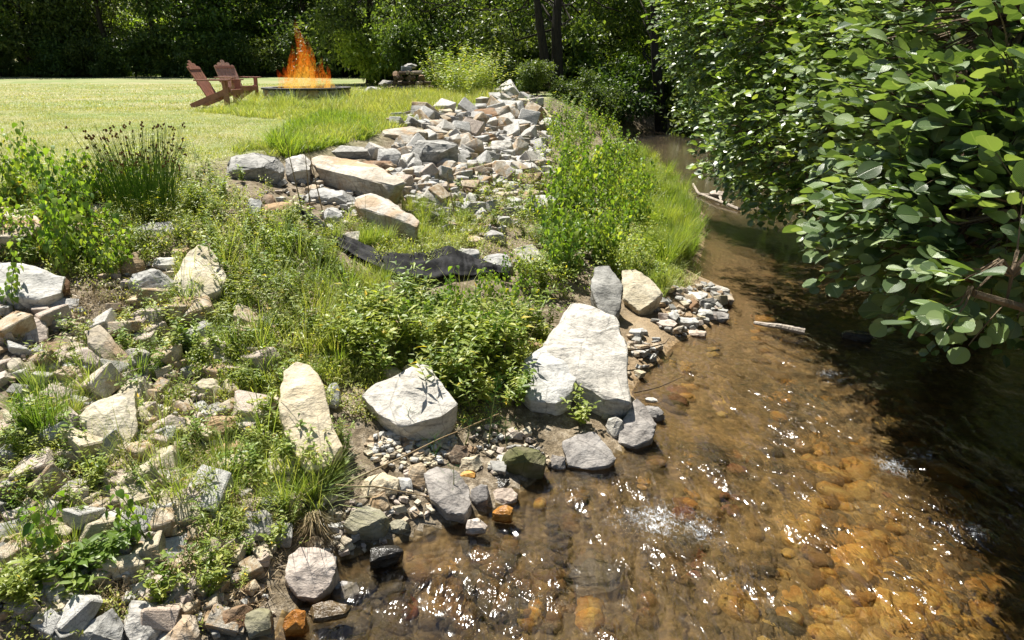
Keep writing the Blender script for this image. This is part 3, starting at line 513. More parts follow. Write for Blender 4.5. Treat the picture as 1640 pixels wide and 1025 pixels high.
BR = [
 ('grey pitted boulder at the left end of the upper row of rocks', 'grey', 357, 242, 458, 294, .5, 16),
 ('white block wedged between two boulders on the bank top', 'white', 457, 243, 500, 298, .8, 14),
 ('dark grey rectangular slab at the edge of the tall grass', 'grey', 527, 231, 606, 256, .75, 6),
 ('white angular rock right of the dark rectangular slab', 'white', 604, 233, 645, 276, .5, 30),
 ('flat brown rock tucked under the angular white one', 'brown', 577, 253, 634, 276, .6, 12),
 ('large grey rock with a black shaded front in the rubble', 'grey', 650, 224, 741, 273, .75, 10),
 ('small white upright stone before the black shaded front', 'white', 653, 241, 676, 274, .35, 55),
 ('broad rust-tinted slab at the left edge of the upper rubble', 'orange', 611, 200, 690, 229, .5, 16),
 ('bluish corner stone on the end of the rust-tinted slab', 'bgrey', 670, 204, 698, 228, .5, 20),
 ('white rock at the top of the upper rubble by tall grass', 'white', 646, 188, 684, 203, .5, 15),
 ('orange rock next to the top white rubble stone', 'orange', 682, 188, 714, 209, .6, 15),
 ('pale yellow flat rock right of the orange one', 'wstain', 711, 193, 747, 210, .5, 14),
 ('pale grey stone sticking out of the grass near the ridge', 'bgrey', 721, 169, 757, 184, .5, 15),
 ('brown slanted slab near the top of the ridge', 'brown', 755, 172, 803, 200, .5, 20),
 ('large grey slab crowning the ridge below the trees', 'bgrey', 785, 159, 842, 187, .6, 22),
 ('blue-grey block on the right of the ridge', 'bgrey', 803, 188, 850, 213, .6, 18),
 ('pale rock half hidden in weeds at the ridge end', 'white', 866, 188, 901, 212, .5, 20),
 ('tall white block in the middle of the rubble ridge', 'white', 782, 221, 820, 253, .5, 28),
 ('cream flat rock beside the tall white ridge block', 'wstain', 818, 213, 849, 229, .5, 20),
 ('tan-grey rock in front of the black shaded front', 'tan', 676, 263, 730, 288, .5, 18),
 ('rusty brown block beside the tan-grey rock', 'orange', 726, 257, 759, 277, .7, 12),
 ('white slab sloping down towards the stream in the rubble', 'white', 790, 253, 829, 277, .5, 24),
 ('long grey plate jutting to the right over the rubble', 'bgrey', 806, 246, 869, 266, .35, 16),
 ('brown sloping slab at the weedy edge of the rubble', 'brown', 826, 272, 869, 306, .4, 28),
 ('small blue-grey rock below the jutting plate', 'bgrey', 806, 287, 835, 303, .5, 20),
 ('tilted white slab resting over a dark gap on the bank', 'bgrey', 488, 297, 571, 330, .45, 22),
 ('pale square rock at the start of the black fabric', 'wstain', 534, 365, 584, 394, .6, 24),
 ('small white rock at the foot of the dark wedge boulder', 'white', 511, 355, 540, 380, .6, 26),
 ('pale rounded rock below the pitted grey boulder', 'tan', 424, 317, 476, 347, .5, 24),
 ('brown small rock between pale slabs near the dry stalks', 'brown', 421, 305, 443, 332, .6, 22),
 ('white narrow slab leaning among the bank weeds', 'white', 397, 311, 421, 346, .35, 50),
 ('stacked white rock under the tilted white slab', 'white', 514, 326, 550, 358, .6, 26),
 ('blue-grey angular stone above the black fabric', 'bgrey', 774, 366, 810, 388, .6, 28),
 ('tan cracked stone above the hump in the black fabric', 'orange', 744, 372, 780, 394, .5, 25),
 ('pale flat stone nearest the hump of the black fabric', 'white', 728, 392, 772, 416, .45, 26),
 ('big white rock at the edge of the heart-leaved weeds', 'white', 844, 303, 892, 352, .5, 34),
 ('yellowish white boulder half covered by heart-leaved weeds', 'wstain', 820, 388, 872, 436, .5, 34),
 ('grey white slab lying behind the end of the fabric', 'bgrey', 770, 402, 824, 438, .45, 32),
 ('tan ledge rock among leaves below the left lawn', 'tan', 62, 352, 160, 396, .55, 16),
 ('tan cube-like rock behind drooping leaves below the lawn', 'tan', 140, 320, 180, 352, .8, 12),
 ('grey slab in plant shade below the rush clump', 'grey', 207, 352, 298, 382, .6, 14),
 ('brown shadowed facet stone right of the bright white boulder', 'brown', 62, 440, 114, 480, .7, 20),
 ('shiny white stone above the stacked tan boulders', 'white', 155, 388, 195, 412, .5, 24),
 ('flat tan cap stone above the tan pyramid boulder', 'tan', 262, 389, 316, 410, .5, 14),
 ('white-grey wedge stone under the tan cap stone', 'white', 247, 405, 290, 434, .6, 20),
 ('mottled grey boulder left of the tan pyramid boulder', 'grey', 210, 426, 279, 482, .6, 30),
 ('tan stone over a dark hole left of the mottled boulder', 'tan', 194, 408, 238, 442, .7, 20),
 ('flat grey-white stone below the bright white boulder', 'bgrey', 74, 472, 128, 498, .5, 26),
 ('grey-tan plate leaning at the left among twigs', 'pink', 36, 500, 76, 556, .35, 46),
 ('dark grey striped stone by the left edge', 'grey', 6, 508, 46, 540, .7, 26),
 ('pale stone with flat top in the shade of twigs', 'tan', 86, 492, 130, 512, .6, 24),
 ('tan plate stone beside the rush tuft', 'tan', 72, 536, 122, 582, .35, 44),
 ('narrow upright tan stone left of the rush tuft', 'tan', 16, 560, 42, 604, .5, 46),
 ('rosy stone at the left edge above the round-leaved plant', 'pink', -14, 588, 22, 620, .6, 30),
 ('white crumpled stone right of the tall pale slab', 'white', 521, 610, 547, 652, .4, 48),
 ('pointed tan stone in dark weeds left of the tall slab', 'cream', 316, 600, 358, 640, .5, 44),
 ('light flat stone left of the pointed tan one', 'white', 294, 637, 338, 664, .4, 34),
 ('pinkish boulder half covered with low herbs', 'pink', 242, 658, 298, 704, .5, 36),
 ('tan rock overhung by grass left of the tall slab', 'tan', 326, 658, 388, 704, .55, 34),
 ('upper of two split tan slabs below the pinkish boulder', 'tan', 350, 698, 404, 730, .4, 30),
 ('lower of two split tan slabs below the pinkish boulder', 'cream', 350, 718, 402, 764, .5, 36),
 ('small tan flat stone in the lower-left herbs', 'tan', 230, 720, 284, 750, .45, 30),
 ('tan stone with twig shadows in the lower-left herbs', 'pink', 198, 746, 256, 786, .5, 34),
 ('white ridge-shaped stone with dark right side', 'grey', 92, 758, 160, 802, .7, 20),
 ('broad pale stone with flaking top amid herbs', 'pink', 280, 770, 348, 834, .5, 38),
 ('bright white lumpy stone in the lower-left rubble', 'white', 162, 804, 248, 850, .55, 28),
 ('grey-brown stone at the left edge of the lower rubble', 'grey', -12, 824, 56, 858, .6, 24),
 ('pinkish stone touching the grey-brown one', 'pink', 30, 836, 66, 870, .55, 30),
 ('rusty orange stone at the left edge', 'orange', -10, 866, 46, 902, .6, 26),
 ('small yellow stone in the lower-left rubble', 'amber', 110, 816, 144, 836, .6, 26),
 ('grey flat slab lying diagonal in the lower-left rubble', 'bgrey', 230, 855, 306, 908, .28, 34),
 ('tan flat rock in front of the diagonal grey slab', 'tan', 276, 876, 360, 928, .45, 34),
 ('upright grey stone under overhanging grass blades', 'grey', 388, 808, 442, 872, .5, 42),
 ('small capstone sitting on the round tan boulder', 'tan', 482, 850, 520, 878, .5, 28),
 ('pale triangular stone right of the round tan boulder', 'granite', 524, 926, 578, 968, .6, 30),
 ('round brown stone at the lower shore', 'brown', 350, 964, 406, 1012, .7, 28),
 ('greenish stone touching the round brown one', 'olive', 396, 968, 442, 1022, .6, 34),
 ('white leafy-shadowed stone at the bottom left', 'white', 208, 958, 262, 1040, .55, 38),
 ('grey-white stone above the leafy-shadowed white one', 'bgrey', 208, 922, 254, 962, .5, 32),
 ('grey slab at the bottom left under young plants', 'grey', 120, 975, 205, 1045, .45, 32),
 ('white-grey rubble stone near the bottom left corner', 'white', 34, 922, 92, 962, .5, 32),
 ('small white stone between sprigs at the far lower left', 'white', 32, 890, 66, 916, .5, 30),
 ('tan hollowed stone at the bottom edge beside twigs', 'orange', 256, 980, 330, 1050, .5, 34),
 ('pink-grey slab behind the bright fresh sprigs', 'pink', 84, 872, 140, 904, .45, 26),
 ('small tan stone perched on the flat-topped white boulder', 'cream', 646, 577, 672, 608, .5, 52),
 ('mottled shaded stone behind the flat-topped white boulder', 'olive', 600, 582, 646, 612, .6, 24),
 ('yellow-tan stone perched on top of the largest boulder', 'tan', 879, 515, 913, 554, .55, 48),
 ('thin brown stone touching the perched yellow-tan one', 'brown', 908, 512, 930, 534, .5, 30),
 ('dark brown stone at the root of the weeds above the largest boulder', 'brown', 838, 540, 874, 566, .6, 26),
 ('grey low stone behind the pointed grey one', 'granite', 1028, 644, 1064, 674, .5, 26),
 ('small bright white stone between granite boulders', 'white', 970, 662, 998, 702, .5, 46),
 ('olive stone above the small bright white one', 'olive', 958, 641, 996, 676, .6, 34),
 ('small grey stone left of the broad granite boulder', 'granite', 878, 724, 906, 754, .6, 32),
 ('moss-topped dark block overhanging the water', 'moss', 802, 710, 876, 768, .8, 18),
 ('grey chipped block right of the feathery plants', 'granite', 752, 768, 785, 812, .6, 36),
 ('pinkish white triangular stone at the shore', 'pink', 785, 777, 830, 807, .5, 32),
 ('cream layered block near the shore', 'cream', 576, 752, 638, 797, .5, 34),
 ('tan upright plate beside the cream layered block', 'tan', 650, 736, 690, 786, .35, 48),
 ('blue-grey shard between the cream block and tan plate', 'bgrey', 634, 756, 662, 792, .45, 38),
 ('bright cream stone above the grey sloping block', 'cream', 733, 723, 774, 754, .5, 36),
 ('yellow chip below the bright cream stone', 'amber', 735, 747, 764, 765, .5, 28),
 ('rust-brown leaning stone above the feathery plants', 'brown', 716, 708, 754, 744, .45, 46),
 ('green-tinged block under the twigs at the shore', 'olive', 555, 806, 624, 862, .6, 30),
 ('tan block behind the green-tinged one', 'tan', 590, 786, 626, 826, .5, 36),
 ('small olive wedge at the water line', 'olive', 622, 826, 656, 852, .6, 30),
 ('dark flat slab along the water under the bright cream stone', 'wet', 750, 758, 820, 779, .5, 16),
]
WR_ = [
 ('glossy dark wet rock just off the lower shore', 'wet', 590, 872, 646, 910, .6, 22),
 ('orange stone in the shallows at the bottom edge', 'wetorange', 456, 978, 494, 1022, .6, 36),
 ('grey-brown flat stone in the shallows by the orange stone', 'wetbrown', 494, 964, 564, 996, .5, 24),
 ('square amber stone just breaking the water near shore', 'wetorange', 788, 810, 822, 836, .6, 30),
 ('small pale-tipped stone in the near shallows', 'pink', 746, 832, 778, 858, .5, 30),
 ('black wet rock under the overhanging alder', 'wet', 1345, 527, 1395, 548, .5, 16),
 ('grey rock midstream near the driftwood branch', 'grey', 1186, 307, 1218, 324, .6, 16),
 ('pinkish stone caught in the driftwood branch', 'pink', 1134, 306, 1162, 320, .6, 18),
 ('flat grey slab on the gravel spit', 'bgrey', 1078, 466, 1136, 482, .4, 14),
 ('pale square stone at the tip of the gravel spit', 'bgrey', 1142, 457, 1168, 474, .5, 18),
 ('long flat grey stone at the spit edge', 'granite', 1136, 500, 1166, 518, .4, 18),
 ('white angular stone in the middle of the gravel spit', 'white', 1078, 506, 1122, 526, .5, 20),
 ('low grey stone left on the gravel spit', 'pink', 1050, 512, 1086, 530, .5, 20),
 ('wide pinkish stone near the waterline of the spit', 'pink', 1100, 528, 1132, 544, .5, 20),
 ('pale grey stone behind the middle of the spit', 'white', 1114, 494, 1142, 510, .5, 20),
 ('small white stone in the shallows beside the pointed grey stone', 'white', 1032, 636, 1054, 646, .5, 20),
 ('green algae-covered stone in the bright riffle', 'bedgreen', 1362, 856, 1412, 894, .4, 14),
 ('broad dark submerged boulder in the lower stream', 'beddark', 905, 885, 1010, 965, .35, 14),
 ('dark submerged slab near the bottom edge', 'beddark', 790, 940, 880, 1000, .35, 14),
 ('yellow submerged stone in the lower right stream', 'amber', 1422, 950, 1482, 994, .35, 16),
 ('purple-red submerged stone in the lower stream', 'bedred', 1078, 900, 1128, 932, .35, 14),
 ('bright orange submerged stone below the foam', 'wetorange', 955, 846, 990, 868, .35, 14),
]
i_ = 0
for lab, kd, pl, th, tl in PR:
    i_ += 1; poly_rock(i_ + 40, lab, kd, pl, th, tl, name='boulder', cat='boulder')
for it in BR:
    i_ += 1; box_rock(i_ + 100, *it[:2], *it[2:6], it[6], it[7])
for it in WR_:
    i_ += 1; sub_ = 'submerged' in it[0] or 'algae' in it[0]
    box_rock(i_ + 300, *it[:2], *it[2:6], it[6], it[7], sink=.0 if not sub_ else .05, water='spit' not in it[0] and not sub_, name='stone', cat='stone')
ROCKBOX += [(515, 368, 625, 440), (590, 400, 705, 475), (690, 395, 790, 465), (470, 330, 530, 385)]
RB = np.array(ROCKBOX)
def on_rock(p, shrink=.22):
    p = np.atleast_2d(p); r = np.zeros(len(p), bool)
    for x0, y0, x1, y1 in RB:
        w_, h_ = (x1 - x0) * shrink, (y1 - y0) * shrink
        r |= (p[:, 0] > x0 + w_) & (p[:, 0] < x1 - w_) & (p[:, 1] > y0 + h_) & (p[:, 1] < y1 - h_ * .6)
    return r
# loose stones lying in the bank and on the bed: pieces of those grounds
def proto_stones(n, seed, flat=.6, rounded=False, tris=120):
    out = []
    for k in range(n):
        r = rs(seed + k); p = rvec(r, 40) if rounded else np.array([(x, y, z) for x in (-1, 1) for y in (-1, 1) for z in (-1, 1)] + [(r.uniform(-.6, .6), r.uniform(-.6, .6), 1.1)]) * r.uniform(.45, 1.1, (9, 3)); p *= np.array([1, r.uniform(.6, .9), flat * r.uniform(.7, 1.2)]) * .5
        bm = bmesh.new(); [bm.verts.new(q) for q in p]; h_ = bmesh.ops.convex_hull(bm, input=bm.verts)
        bmesh.ops.delete(bm, geom=list({g for g in h_['geom_interior'] + h_['geom_unused'] if isinstance(g, bmesh.types.BMVert)}), context='VERTS')
        if not rounded:
            bmesh.ops.bevel(bm, geom=bm.edges[:], offset=.03, segments=1, affect='EDGES', clamp_overlap=True)
        bmesh.ops.triangulate(bm, faces=bm.faces[:]); bm.verts.index_update()
        V = np.array([v.co[:] for v in bm.verts]); F = np.array([[v.index for v in f.verts] for f in bm.faces]); bm.free(); out.append((V, F))
    return out
def px_scatter(ells, r):
    """ells: (cx,cy,rx,ry,n)"""
    o = []
    for cx, cy_, rx, ry, n in ells:
        a = r.uniform(0, 2 * math.pi, n); q = np.sqrt(r.uniform(0, 1, n)); o.append(np.stack([cx + rx * q * np.cos(a), cy_ + ry * q * np.sin(a)], 1))
    return np.concatenate(o)
RUB = [(770, 240, 110, 62, 560), (700, 205, 80, 25, 160), (820, 190, 60, 40, 200), (760, 320, 100, 60, 330), (700, 262, 60, 30, 90), (520, 320, 110, 30, 110), (660, 265, 60, 35, 110), (640, 300, 60, 25, 70), (620, 340, 90, 45, 70), (840, 290, 45, 50, 90), (60, 540, 90, 70, 120), (110, 840, 150, 90, 330), (300, 850, 150, 110, 260), (130, 960, 160, 70, 260),
       (330, 970, 110, 50, 150), (430, 500, 170, 120, 150), (150, 700, 150, 120, 260), (640, 800, 60, 40, 60), (845, 735, 45, 20, 30), (200, 600, 150, 80, 160), (60, 800, 80, 60, 60), (-190, 700, 170, 230, 330), (-330, 560, 150, 120, 120), (330, 780, 170, 130, 330), (430, 560, 120, 80, 120), (150, 620, 150, 110, 160), (220, 560, 120, 70, 110), (300, 650, 120, 70, 120), (660, 715, 75, 38, 230), (800, 720, 60, 40, 70), (560, 860, 60, 50, 90), (1110, 500, 70, 42, 170), (1030, 580, 36, 50, 70), (250, 440, 90, 50, 70), (70, 700, 90, 60, 60), (480, 800, 90, 60, 60)]
r = rs(11); pp = px_scatter(RUB, r); pp = pp[~on_rock(pp)]; gp = ground(pp); hh = gp[:, 2]; ok = (hh > .01) & (gp[:, 1] < 30); pp, gp = pp[ok], gp[ok]; off = pp[:, 0] < -10
sz_px = r.uniform(6, 24, len(pp)) * (.7 + .5 * (r.uniform(0, 1, len(pp)) > .8)); ridge = (pp[:, 1] < 345) & (pp[:, 0] > 590); sz_px[ridge] = r.uniform(10, 31, ridge.sum()) * (.75 + .7 * (r.uniform(0, 1, ridge.sum()) > .82)); peb = (np.hypot((pp[:, 0] - 660) / 80, (pp[:, 1] - 715) / 42) < 1); sz_px[peb] = r.uniform(7, 15, peb.sum())
dep = (gp - C0) @ FWD; sz = sz_px * dep / FPX; llz = (pp[:, 0] < 470) & (pp[:, 1] > 480); sz_px[llz] *= np.where(r.uniform(0, 1, llz.sum()) > .6, r.uniform(1.4, 2.9, llz.sum()), r.uniform(.6, 1.3, llz.sum())); sz = sz_px * dep / FPX; order = np.argsort(-np.where(off, 0, sz_px))
PS = proto_stones(14, 500, .62)
KS = ['white', 'wstain', 'grey', 'bgrey', 'tan', 'orange', 'brown', 'cream', 'pink']; KW = np.array([.24, .14, .1, .13, .13, .07, .05, .08, .06]); KW /= KW.sum()
PM = {(k, j): None for k in KS for j in range(14)}
acc = {k: Acc() for k in KS}
for c_, q in enumerate(order):
    k = KS[r.choice(len(KS), p=KW)] if pp[q, 1] > 345 and pp[q, 0] > 480 and pp[q, 1] < 600 else KS[r.choice(9, p=[.3, .2, .06, .2, .1, .05, .02, .05, .02])] if pp[q, 0] > 480 and pp[q, 1] < 600 else ['tan', 'pink', 'cream', 'white', 'grey', 'orange', 'wstain'][r.choice(7, p=[.28, .27, .16, .11, .11, .015, .055])]; j = r.randint(14); a = r.uniform(0, 6.28)
    if peb[q]: k = ['white', 'cream', 'tan'][r.randint(3)]
    if c_ < 298:
        if PM[(k, j)] is None: PM[(k, j)] = mesh_np('stone', PS[j][0], PS[j][1], ROCK[k])
        o = ob('stone', PM[(k, j)], parent=bank_ob, loc=tuple(gp[q] + (0, 0, sz[q] * .2))); kk = 1.7 if ridge[q] else 1.; o.rotation_euler = (r.uniform(-.5, .4) * kk, r.uniform(-.45, .45) * kk, a); o.scale = (sz[q],) * 3
    else:
        Rm = np.array(Matrix.Rotation(a, 3, 'Z') @ Matrix.Rotation(r.uniform(-.6, .6), 3, 'X')); acc[k].add(PS[j][0] @ Rm.T * sz[q] + gp[q] + (0, 0, sz[q] * .2), PS[j][1])
big = Acc()
for mi, k in enumerate(KS):
    for V, F in zip(acc[k].V, acc[k].F): big.add(V, F - F.min() if False else F - (F.min()), None, mi)
ob('rubble', big.mesh('rubble', [ROCK[k] for k in KS]), kind='stuff', label='small pale broken stones scattered between the boulders of the bank', category='rubble')
# cobbles on the streambed
r = rs(23); pp = np.concatenate([px_scatter([(1500, 880, 230, 170, 130), (1250, 900, 200, 150, 60), (1150, 720, 190, 130, 30), (900, 920, 180, 120, 40), (700, 950, 190, 90, 60), (1350, 680, 170, 110, 34), (1200, 520, 120, 60, 60), (1050, 620, 60, 60, 15), (1550, 980, 170, 60, 100)], r)])
gp = ground(pp); ok = (gp[:, 2] < -.01) & (pp[:, 0] > 430) & (pp[:, 0] < 1720); pp, gp = pp[ok], gp[ok]; n = len(pp)
sp = r.uniform(14, 62, n) * np.where(r.uniform(0, 1, n) > .8, 1.7, 1); sp *= np.clip((pp[:, 1] - 380) / 500, .45, 1.1); dep = (gp - C0) @ FWD; sz = sp * dep / FPX
PB = proto_stones(12, 900, .42, True); BK = ['amber', 'amberd', 'beddark', 'bedred', 'wetbrown']; BM = {}
BW = np.array([.24, .42, .2, .03, .11]); order = np.argsort(-sp); bacc = Acc()
for c_, q in enumerate(order):
    ww = BW.copy()
    if pp[q, 0] > 1250 and pp[q, 1] > 700: ww[0] += .7
    if pp[q, 0] < 1000: ww[2] += .45; ww[0] *= .4
    k = r.choice(5, p=ww / ww.sum()); j = r.randint(12); a = r.uniform(0, 6.28); s1 = sz[q]; tz_ = min(gp[q, 2] - s1 * .02, -.04 - s1 * .2)
    if c_ < 298:
        if (k, j) not in BM: BM[(k, j)] = mesh_np('stone', PB[j][0], PB[j][1], ROCK[BK[k]], None, True)
        o = ob('stone', BM[(k, j)], parent=bed_ob, loc=(gp[q, 0], gp[q, 1], tz_)); o.rotation_euler = (r.uniform(-.2, .2), r.uniform(-.2, .2), a); o.scale = (s1, s1, s1)
    else:
        Rm = np.array(Matrix.Rotation(a, 3, 'Z')); bacc.add(PB[j][0] @ Rm.T * s1 + (gp[q, 0], gp[q, 1], tz_), PB[j][1], None, k)
ob('gravel', bacc.mesh('gravel', [ROCK[k] for k in BK]), parent=bed_ob, kind='stuff')
#==VEGETATION==
# ---------------------------------------------------------------- plant prototypes: (stem mesh, leaf mesh)
def heart_weed(seed, h=.62, yellow=False, nb=None, ls=.055):
    r = rs(seed); st = Acc(); lf = Acc(); nb = nb or r.randint(3, 6); P = []; D = []
    for b_ in range(nb):
        a = r.uniform(0, 6.28); lean = r.uniform(.08, .38); hh = h * r.uniform(.6, 1.05); t = np.linspace(0, 1, 7)
        pts = np.stack([np.cos(a) * lean * h * t ** 1.6, np.sin(a) * lean * h * t ** 1.6, hh * t], 1) + fbm(t[:, None] * np.ones(3) * 3 + seed + b_, 2, 5)[:, None] * .02
        st.add(*tube(pts, np.linspace(.0042, .0018, 7), 4, False)); n = int(10 + hh * 16)
        for k in range(n):
            u = .22 + .8 * k / n; u = min(u, 1); q = np.array([np.interp(u, t, pts[:, i]) for i in range(3)]); aa = k * 2.4 + r.uniform(-.5, .5); o = np.array([np.cos(aa), np.sin(aa), .35]); e = q + o * r.uniform(.015, .055)
            P.append(e); D.append(np.array([np.cos(aa) * .55, np.sin(aa) * .55, -r.uniform(.35, 1.3)]))
            if k % 2 == 0: st.add(*tube([q, e], [.0012, .001], 3, False))
    P = np.array(P); D = np.array(D); n = len(P); out = D * np.array([1, 1, 0]) + np.array([0, 0, .45]); L = ls * r.uniform(.55, 1.2, n)
    lf.add(*leaves(P, D, out + rvec(r, n) * .35, L, L * r.uniform(.75, .95, n), T_HEART, .18)); return st.mesh('weed_stems', M['stem']), lf.mesh('weed_leaves', M['heart'])
def lance_weed(seed, h=.4, mat='weed', ls=.06, wd=.24, nb=None, up=.35):
    r = rs(seed); st = Acc(); lf = Acc(); P = []; D = []; nb = nb or r.randint(5, 9)
    for b_ in range(nb):
        a = r.uniform(0, 6.28); lean = r.uniform(.1, .6); hh = h * r.uniform(.5, 1.1); t = np.linspace(0, 1, 6)
        pts = np.stack([np.cos(a) * lean * h * t, np.sin(a) * lean * h * t, hh * t ** .9], 1); st.add(*tube(pts, np.linspace(.003, .001, 6), 3, False)); n = int(8 + hh * 34)
        for k in range(n):
            u = .12 + .88 * (k + r.uniform(0, .6)) / n; u = min(u, 1); q = np.array([np.interp(u, t, pts[:, i]) for i in range(3)]); aa = k * 2.4 + r.uniform(-.6, .6)
            P.append(q); D.append(np.array([np.cos(aa), np.sin(aa), r.uniform(-.35, .9) * up / .35 * .5 + .15]))
    P = np.array(P); D = np.array(D); n = len(P); L = ls * r.uniform(.5, 1.25, n)
    lf.add(*leaves(P, D, np.array([0, 0, 1.]) + rvec(r, n) * .45, L, L * wd * r.uniform(.8, 1.3, n), T_OVAL if wd > .3 else T_LANCE, r.uniform(0, .5, n))); return st.mesh('weed_stems', M['stem']), lf.mesh('weed_leaves', M[mat])
def tuft(seed, h=.3, n=90, spread=.09, mat='grass', w_=.005, arch=.5):
    r = rs(seed); lf = Acc(); a = r.uniform(0, 6.28, n); rr = spread * np.sqrt(r.uniform(0, 1, n)); P = np.stack([rr * np.cos(a), rr * np.sin(a), np.zeros(n)], 1)
    a2 = a + r.uniform(-.6, .6, n); ln = r.uniform(.05, .55, n) * (arch + .4); D = np.stack([np.cos(a2) * ln, np.sin(a2) * ln, np.ones(n)], 1); N = np.stack([-np.cos(a2), -np.sin(a2), ln], 1); L = h * r.uniform(.4, 1.15, n)
    lf.add(*leaves(P, D, N, L, w_ * r.uniform(.7, 1.5, n), T_BLADE, r.uniform(.05, .8, n) * arch)); return lf.mesh('grass_tuft', M[mat])
def feather(seed, h=.5):
    r = rs(seed); st = Acc(); lf = Acc(); P = []; D = []; t = np.linspace(0, 1, 9); lean = r.uniform(-.12, .12)
    pts = np.stack([lean * h * t ** 2, .03 * np.sin(t * 3), h * t], 1); st.add(*tube(pts, np.linspace(.005, .0015, 9), 5, False))
    for k in range(int(h * 95)):
        u = .1 + .9 * k / (h * 95); q = np.array([np.interp(u, t, pts[:, i]) for i in range(3)]); aa = k * 2.4; e = np.array([math.cos(aa), math.sin(aa), .75]); ln = (.1 * (1 - u) + .03) * r.uniform(.7, 1.2)
        for m_ in range(9): P.append(q + e * ln * (m_ + 1) / 9); aa2 = r.uniform(0, 6.28); D.append(e * .8 + np.array([math.cos(aa2), math.sin(aa2), .4]))
        P.append(q); D.append(e)
    n = len(P); L = r.uniform(.012, .03, n); lf.add(*leaves(P, D, rvec(r, n), L, .0013, T_SPIKE)); return st.mesh('feathery_plant_stem', M['stem']), lf.mesh('feathery_leaves', M['feather'])
PIDX = {}
def plant(name, protos, key, pos, rz, scale, label, cat, group, lean=None):
    k = PIDX.setdefault(key, [0]); st, lf = protos
    o = ob(name, st if st is not None else lf, loc=tuple(pos), rz=rz); o.scale = (scale,) * 3; tag(o, label, cat, group)
    if lean: o.rotation_euler = (lean[0], lean[1], rz)
    if st is not None: ob('leaves', lf, parent=o)
    return o
def scatter_px(ells, r, avoid=True, water=False, zmin=-.02):
    pp = px_scatter(ells, r)
    if avoid: pp = pp[~on_rock(pp)]
    g = ground(pp); ok = (g[:, 2] > zmin) & (g[:, 1] < 70); return pp[ok], g[ok]
r = rs(77)
HW = [heart_weed(100 + i, .62) for i in range(5)]; HWs = [heart_weed(140 + i, .5, nb=2, ls=.05) for i in range(3)]
LW = [lance_weed(200 + i, .36) for i in range(4)]; LB = [lance_weed(230 + i, .3, 'weed', .05, .45) for i in range(4)]; LF = [lance_weed(260 + i, .2, 'fresh', .085, .33, 5) for i in range(3)]
LT = [lance_weed(280 + i, 1.15, 'weed', .085, .4, 7) for i in range(4)]
GT = [tuft(300 + i, .3) for i in range(5)]; GL = [tuft(320 + i, .5, 60, .06, 'grass', .006, 1.1) for i in range(4)]; GB = [tuft(340 + i, .46, 150, .12, 'fresh', .006, .55) for i in range(4)]
LMK = [(400, 268, 'the pitted grey boulder'), (575, 275, 'the rust-streaked boulder'), (620, 340, 'the dark wedge boulder'), (560, 240, 'the dark rectangular slab'), (700, 250, 'the black-shaded rubble rock'), (800, 240, 'the tall white ridge block'), (820, 170, 'the ridge crown slab'), (868, 325, 'the big white rock by the weeds'), (845, 410, 'the yellowish white boulder'), (700, 435, 'the hump in the black fabric'), (540, 390, 'the left end of the fabric'), (655, 635, 'the flat-topped white boulder'), (950, 560, 'the largest boulder'), (975, 465, 'the tall grey slab'), (1027, 462, 'the notched cream block'), (318, 430, 'the tan pyramid boulder'), (60, 450, 'the bright white boulder'), (240, 455, 'the mottled grey boulder'), (20, 355, 'the long tan ledge'), (232, 260, 'the rush clump'), (110, 370, 'the tan ledge rock'), (180, 565, 'the elongated tan rock'), (55, 530, 'the grey-tan leaning plate'), (175, 670, 'the layered cream boulder'), (488, 660, 'the tall pale slab'), (340, 620, 'the pointed tan stone'), (270, 680, 'the pinkish boulder'), (375, 735, 'the split tan slabs'), (75, 670, 'the dark rush tuft'), (125, 780, 'the dark-sided ridge stone'), (312, 800, 'the flaking pale stone'), (205, 827, 'the bright lumpy stone'), (265, 880, 'the diagonal grey slab'), (20, 840, 'the grey-brown edge stone'), (415, 840, 'the upright grey stone'), (498, 915, 'the round tan boulder'), (235, 985, 'the leaf-shadowed white stone'), (70, 945, 'the lower left corner'), (378, 985, 'the round brown stone'), (610, 775, 'the cream layered block'), (780, 650, 'the tallest feathery plant'), (1110, 330, 'the midstream driftwood'), (1090, 420, 'the gravel spit'), (1010, 260, 'the far bend water'), (900, 200, 'the ridge end'), (400, 400, 'the dry-stalk rocks'), (450, 500, 'the middle of the slope'), (700, 140, 'the log stack'), (930, 690, 'the broad granite boulder')]
LMX = np.array([(a, b_) for a, b_, _ in LMK], float)
def landmark(p): return LMK[int(np.argmin(np.hypot(LMX[:, 0] - p[0], (LMX[:, 1] - p[1]) * 1.3)))][2]
def strew(name, protos, ells, seed, smin, smax, label, cat, group, avoid=True, sink=.01, zmin=.0, wet=False):
    r = rs(seed); pp, g = scatter_px(ells, r, avoid, False, zmin)
    for pq, q in zip(pp, g):
        lm = landmark(pq); P_ = protos[r.randint(len(protos))]; P_ = P_ if isinstance(P_, tuple) else (None, P_)
        plant(name, P_, name, q - (0, 0, sink), r.uniform(0, 6.28), r.uniform(smin, smax), label + ' beside ' + lm, cat, label + 's beside ' + lm, (r.uniform(-.12, .12), r.uniform(-.12, .12)))
strew('heart_leaved_weed', HW, [(950, 260, 55, 60, 46), (900, 350, 50, 60, 36), (980, 350, 60, 60, 40), (930, 430, 60, 25, 22), (905, 225, 35, 30, 14), (1000, 290, 40, 40, 20)], 1, .75, 1.1, 'heart-leaved weed of the dense green stand', 'weed', 'heart-leaved weeds between the rubble ridge and the stream')
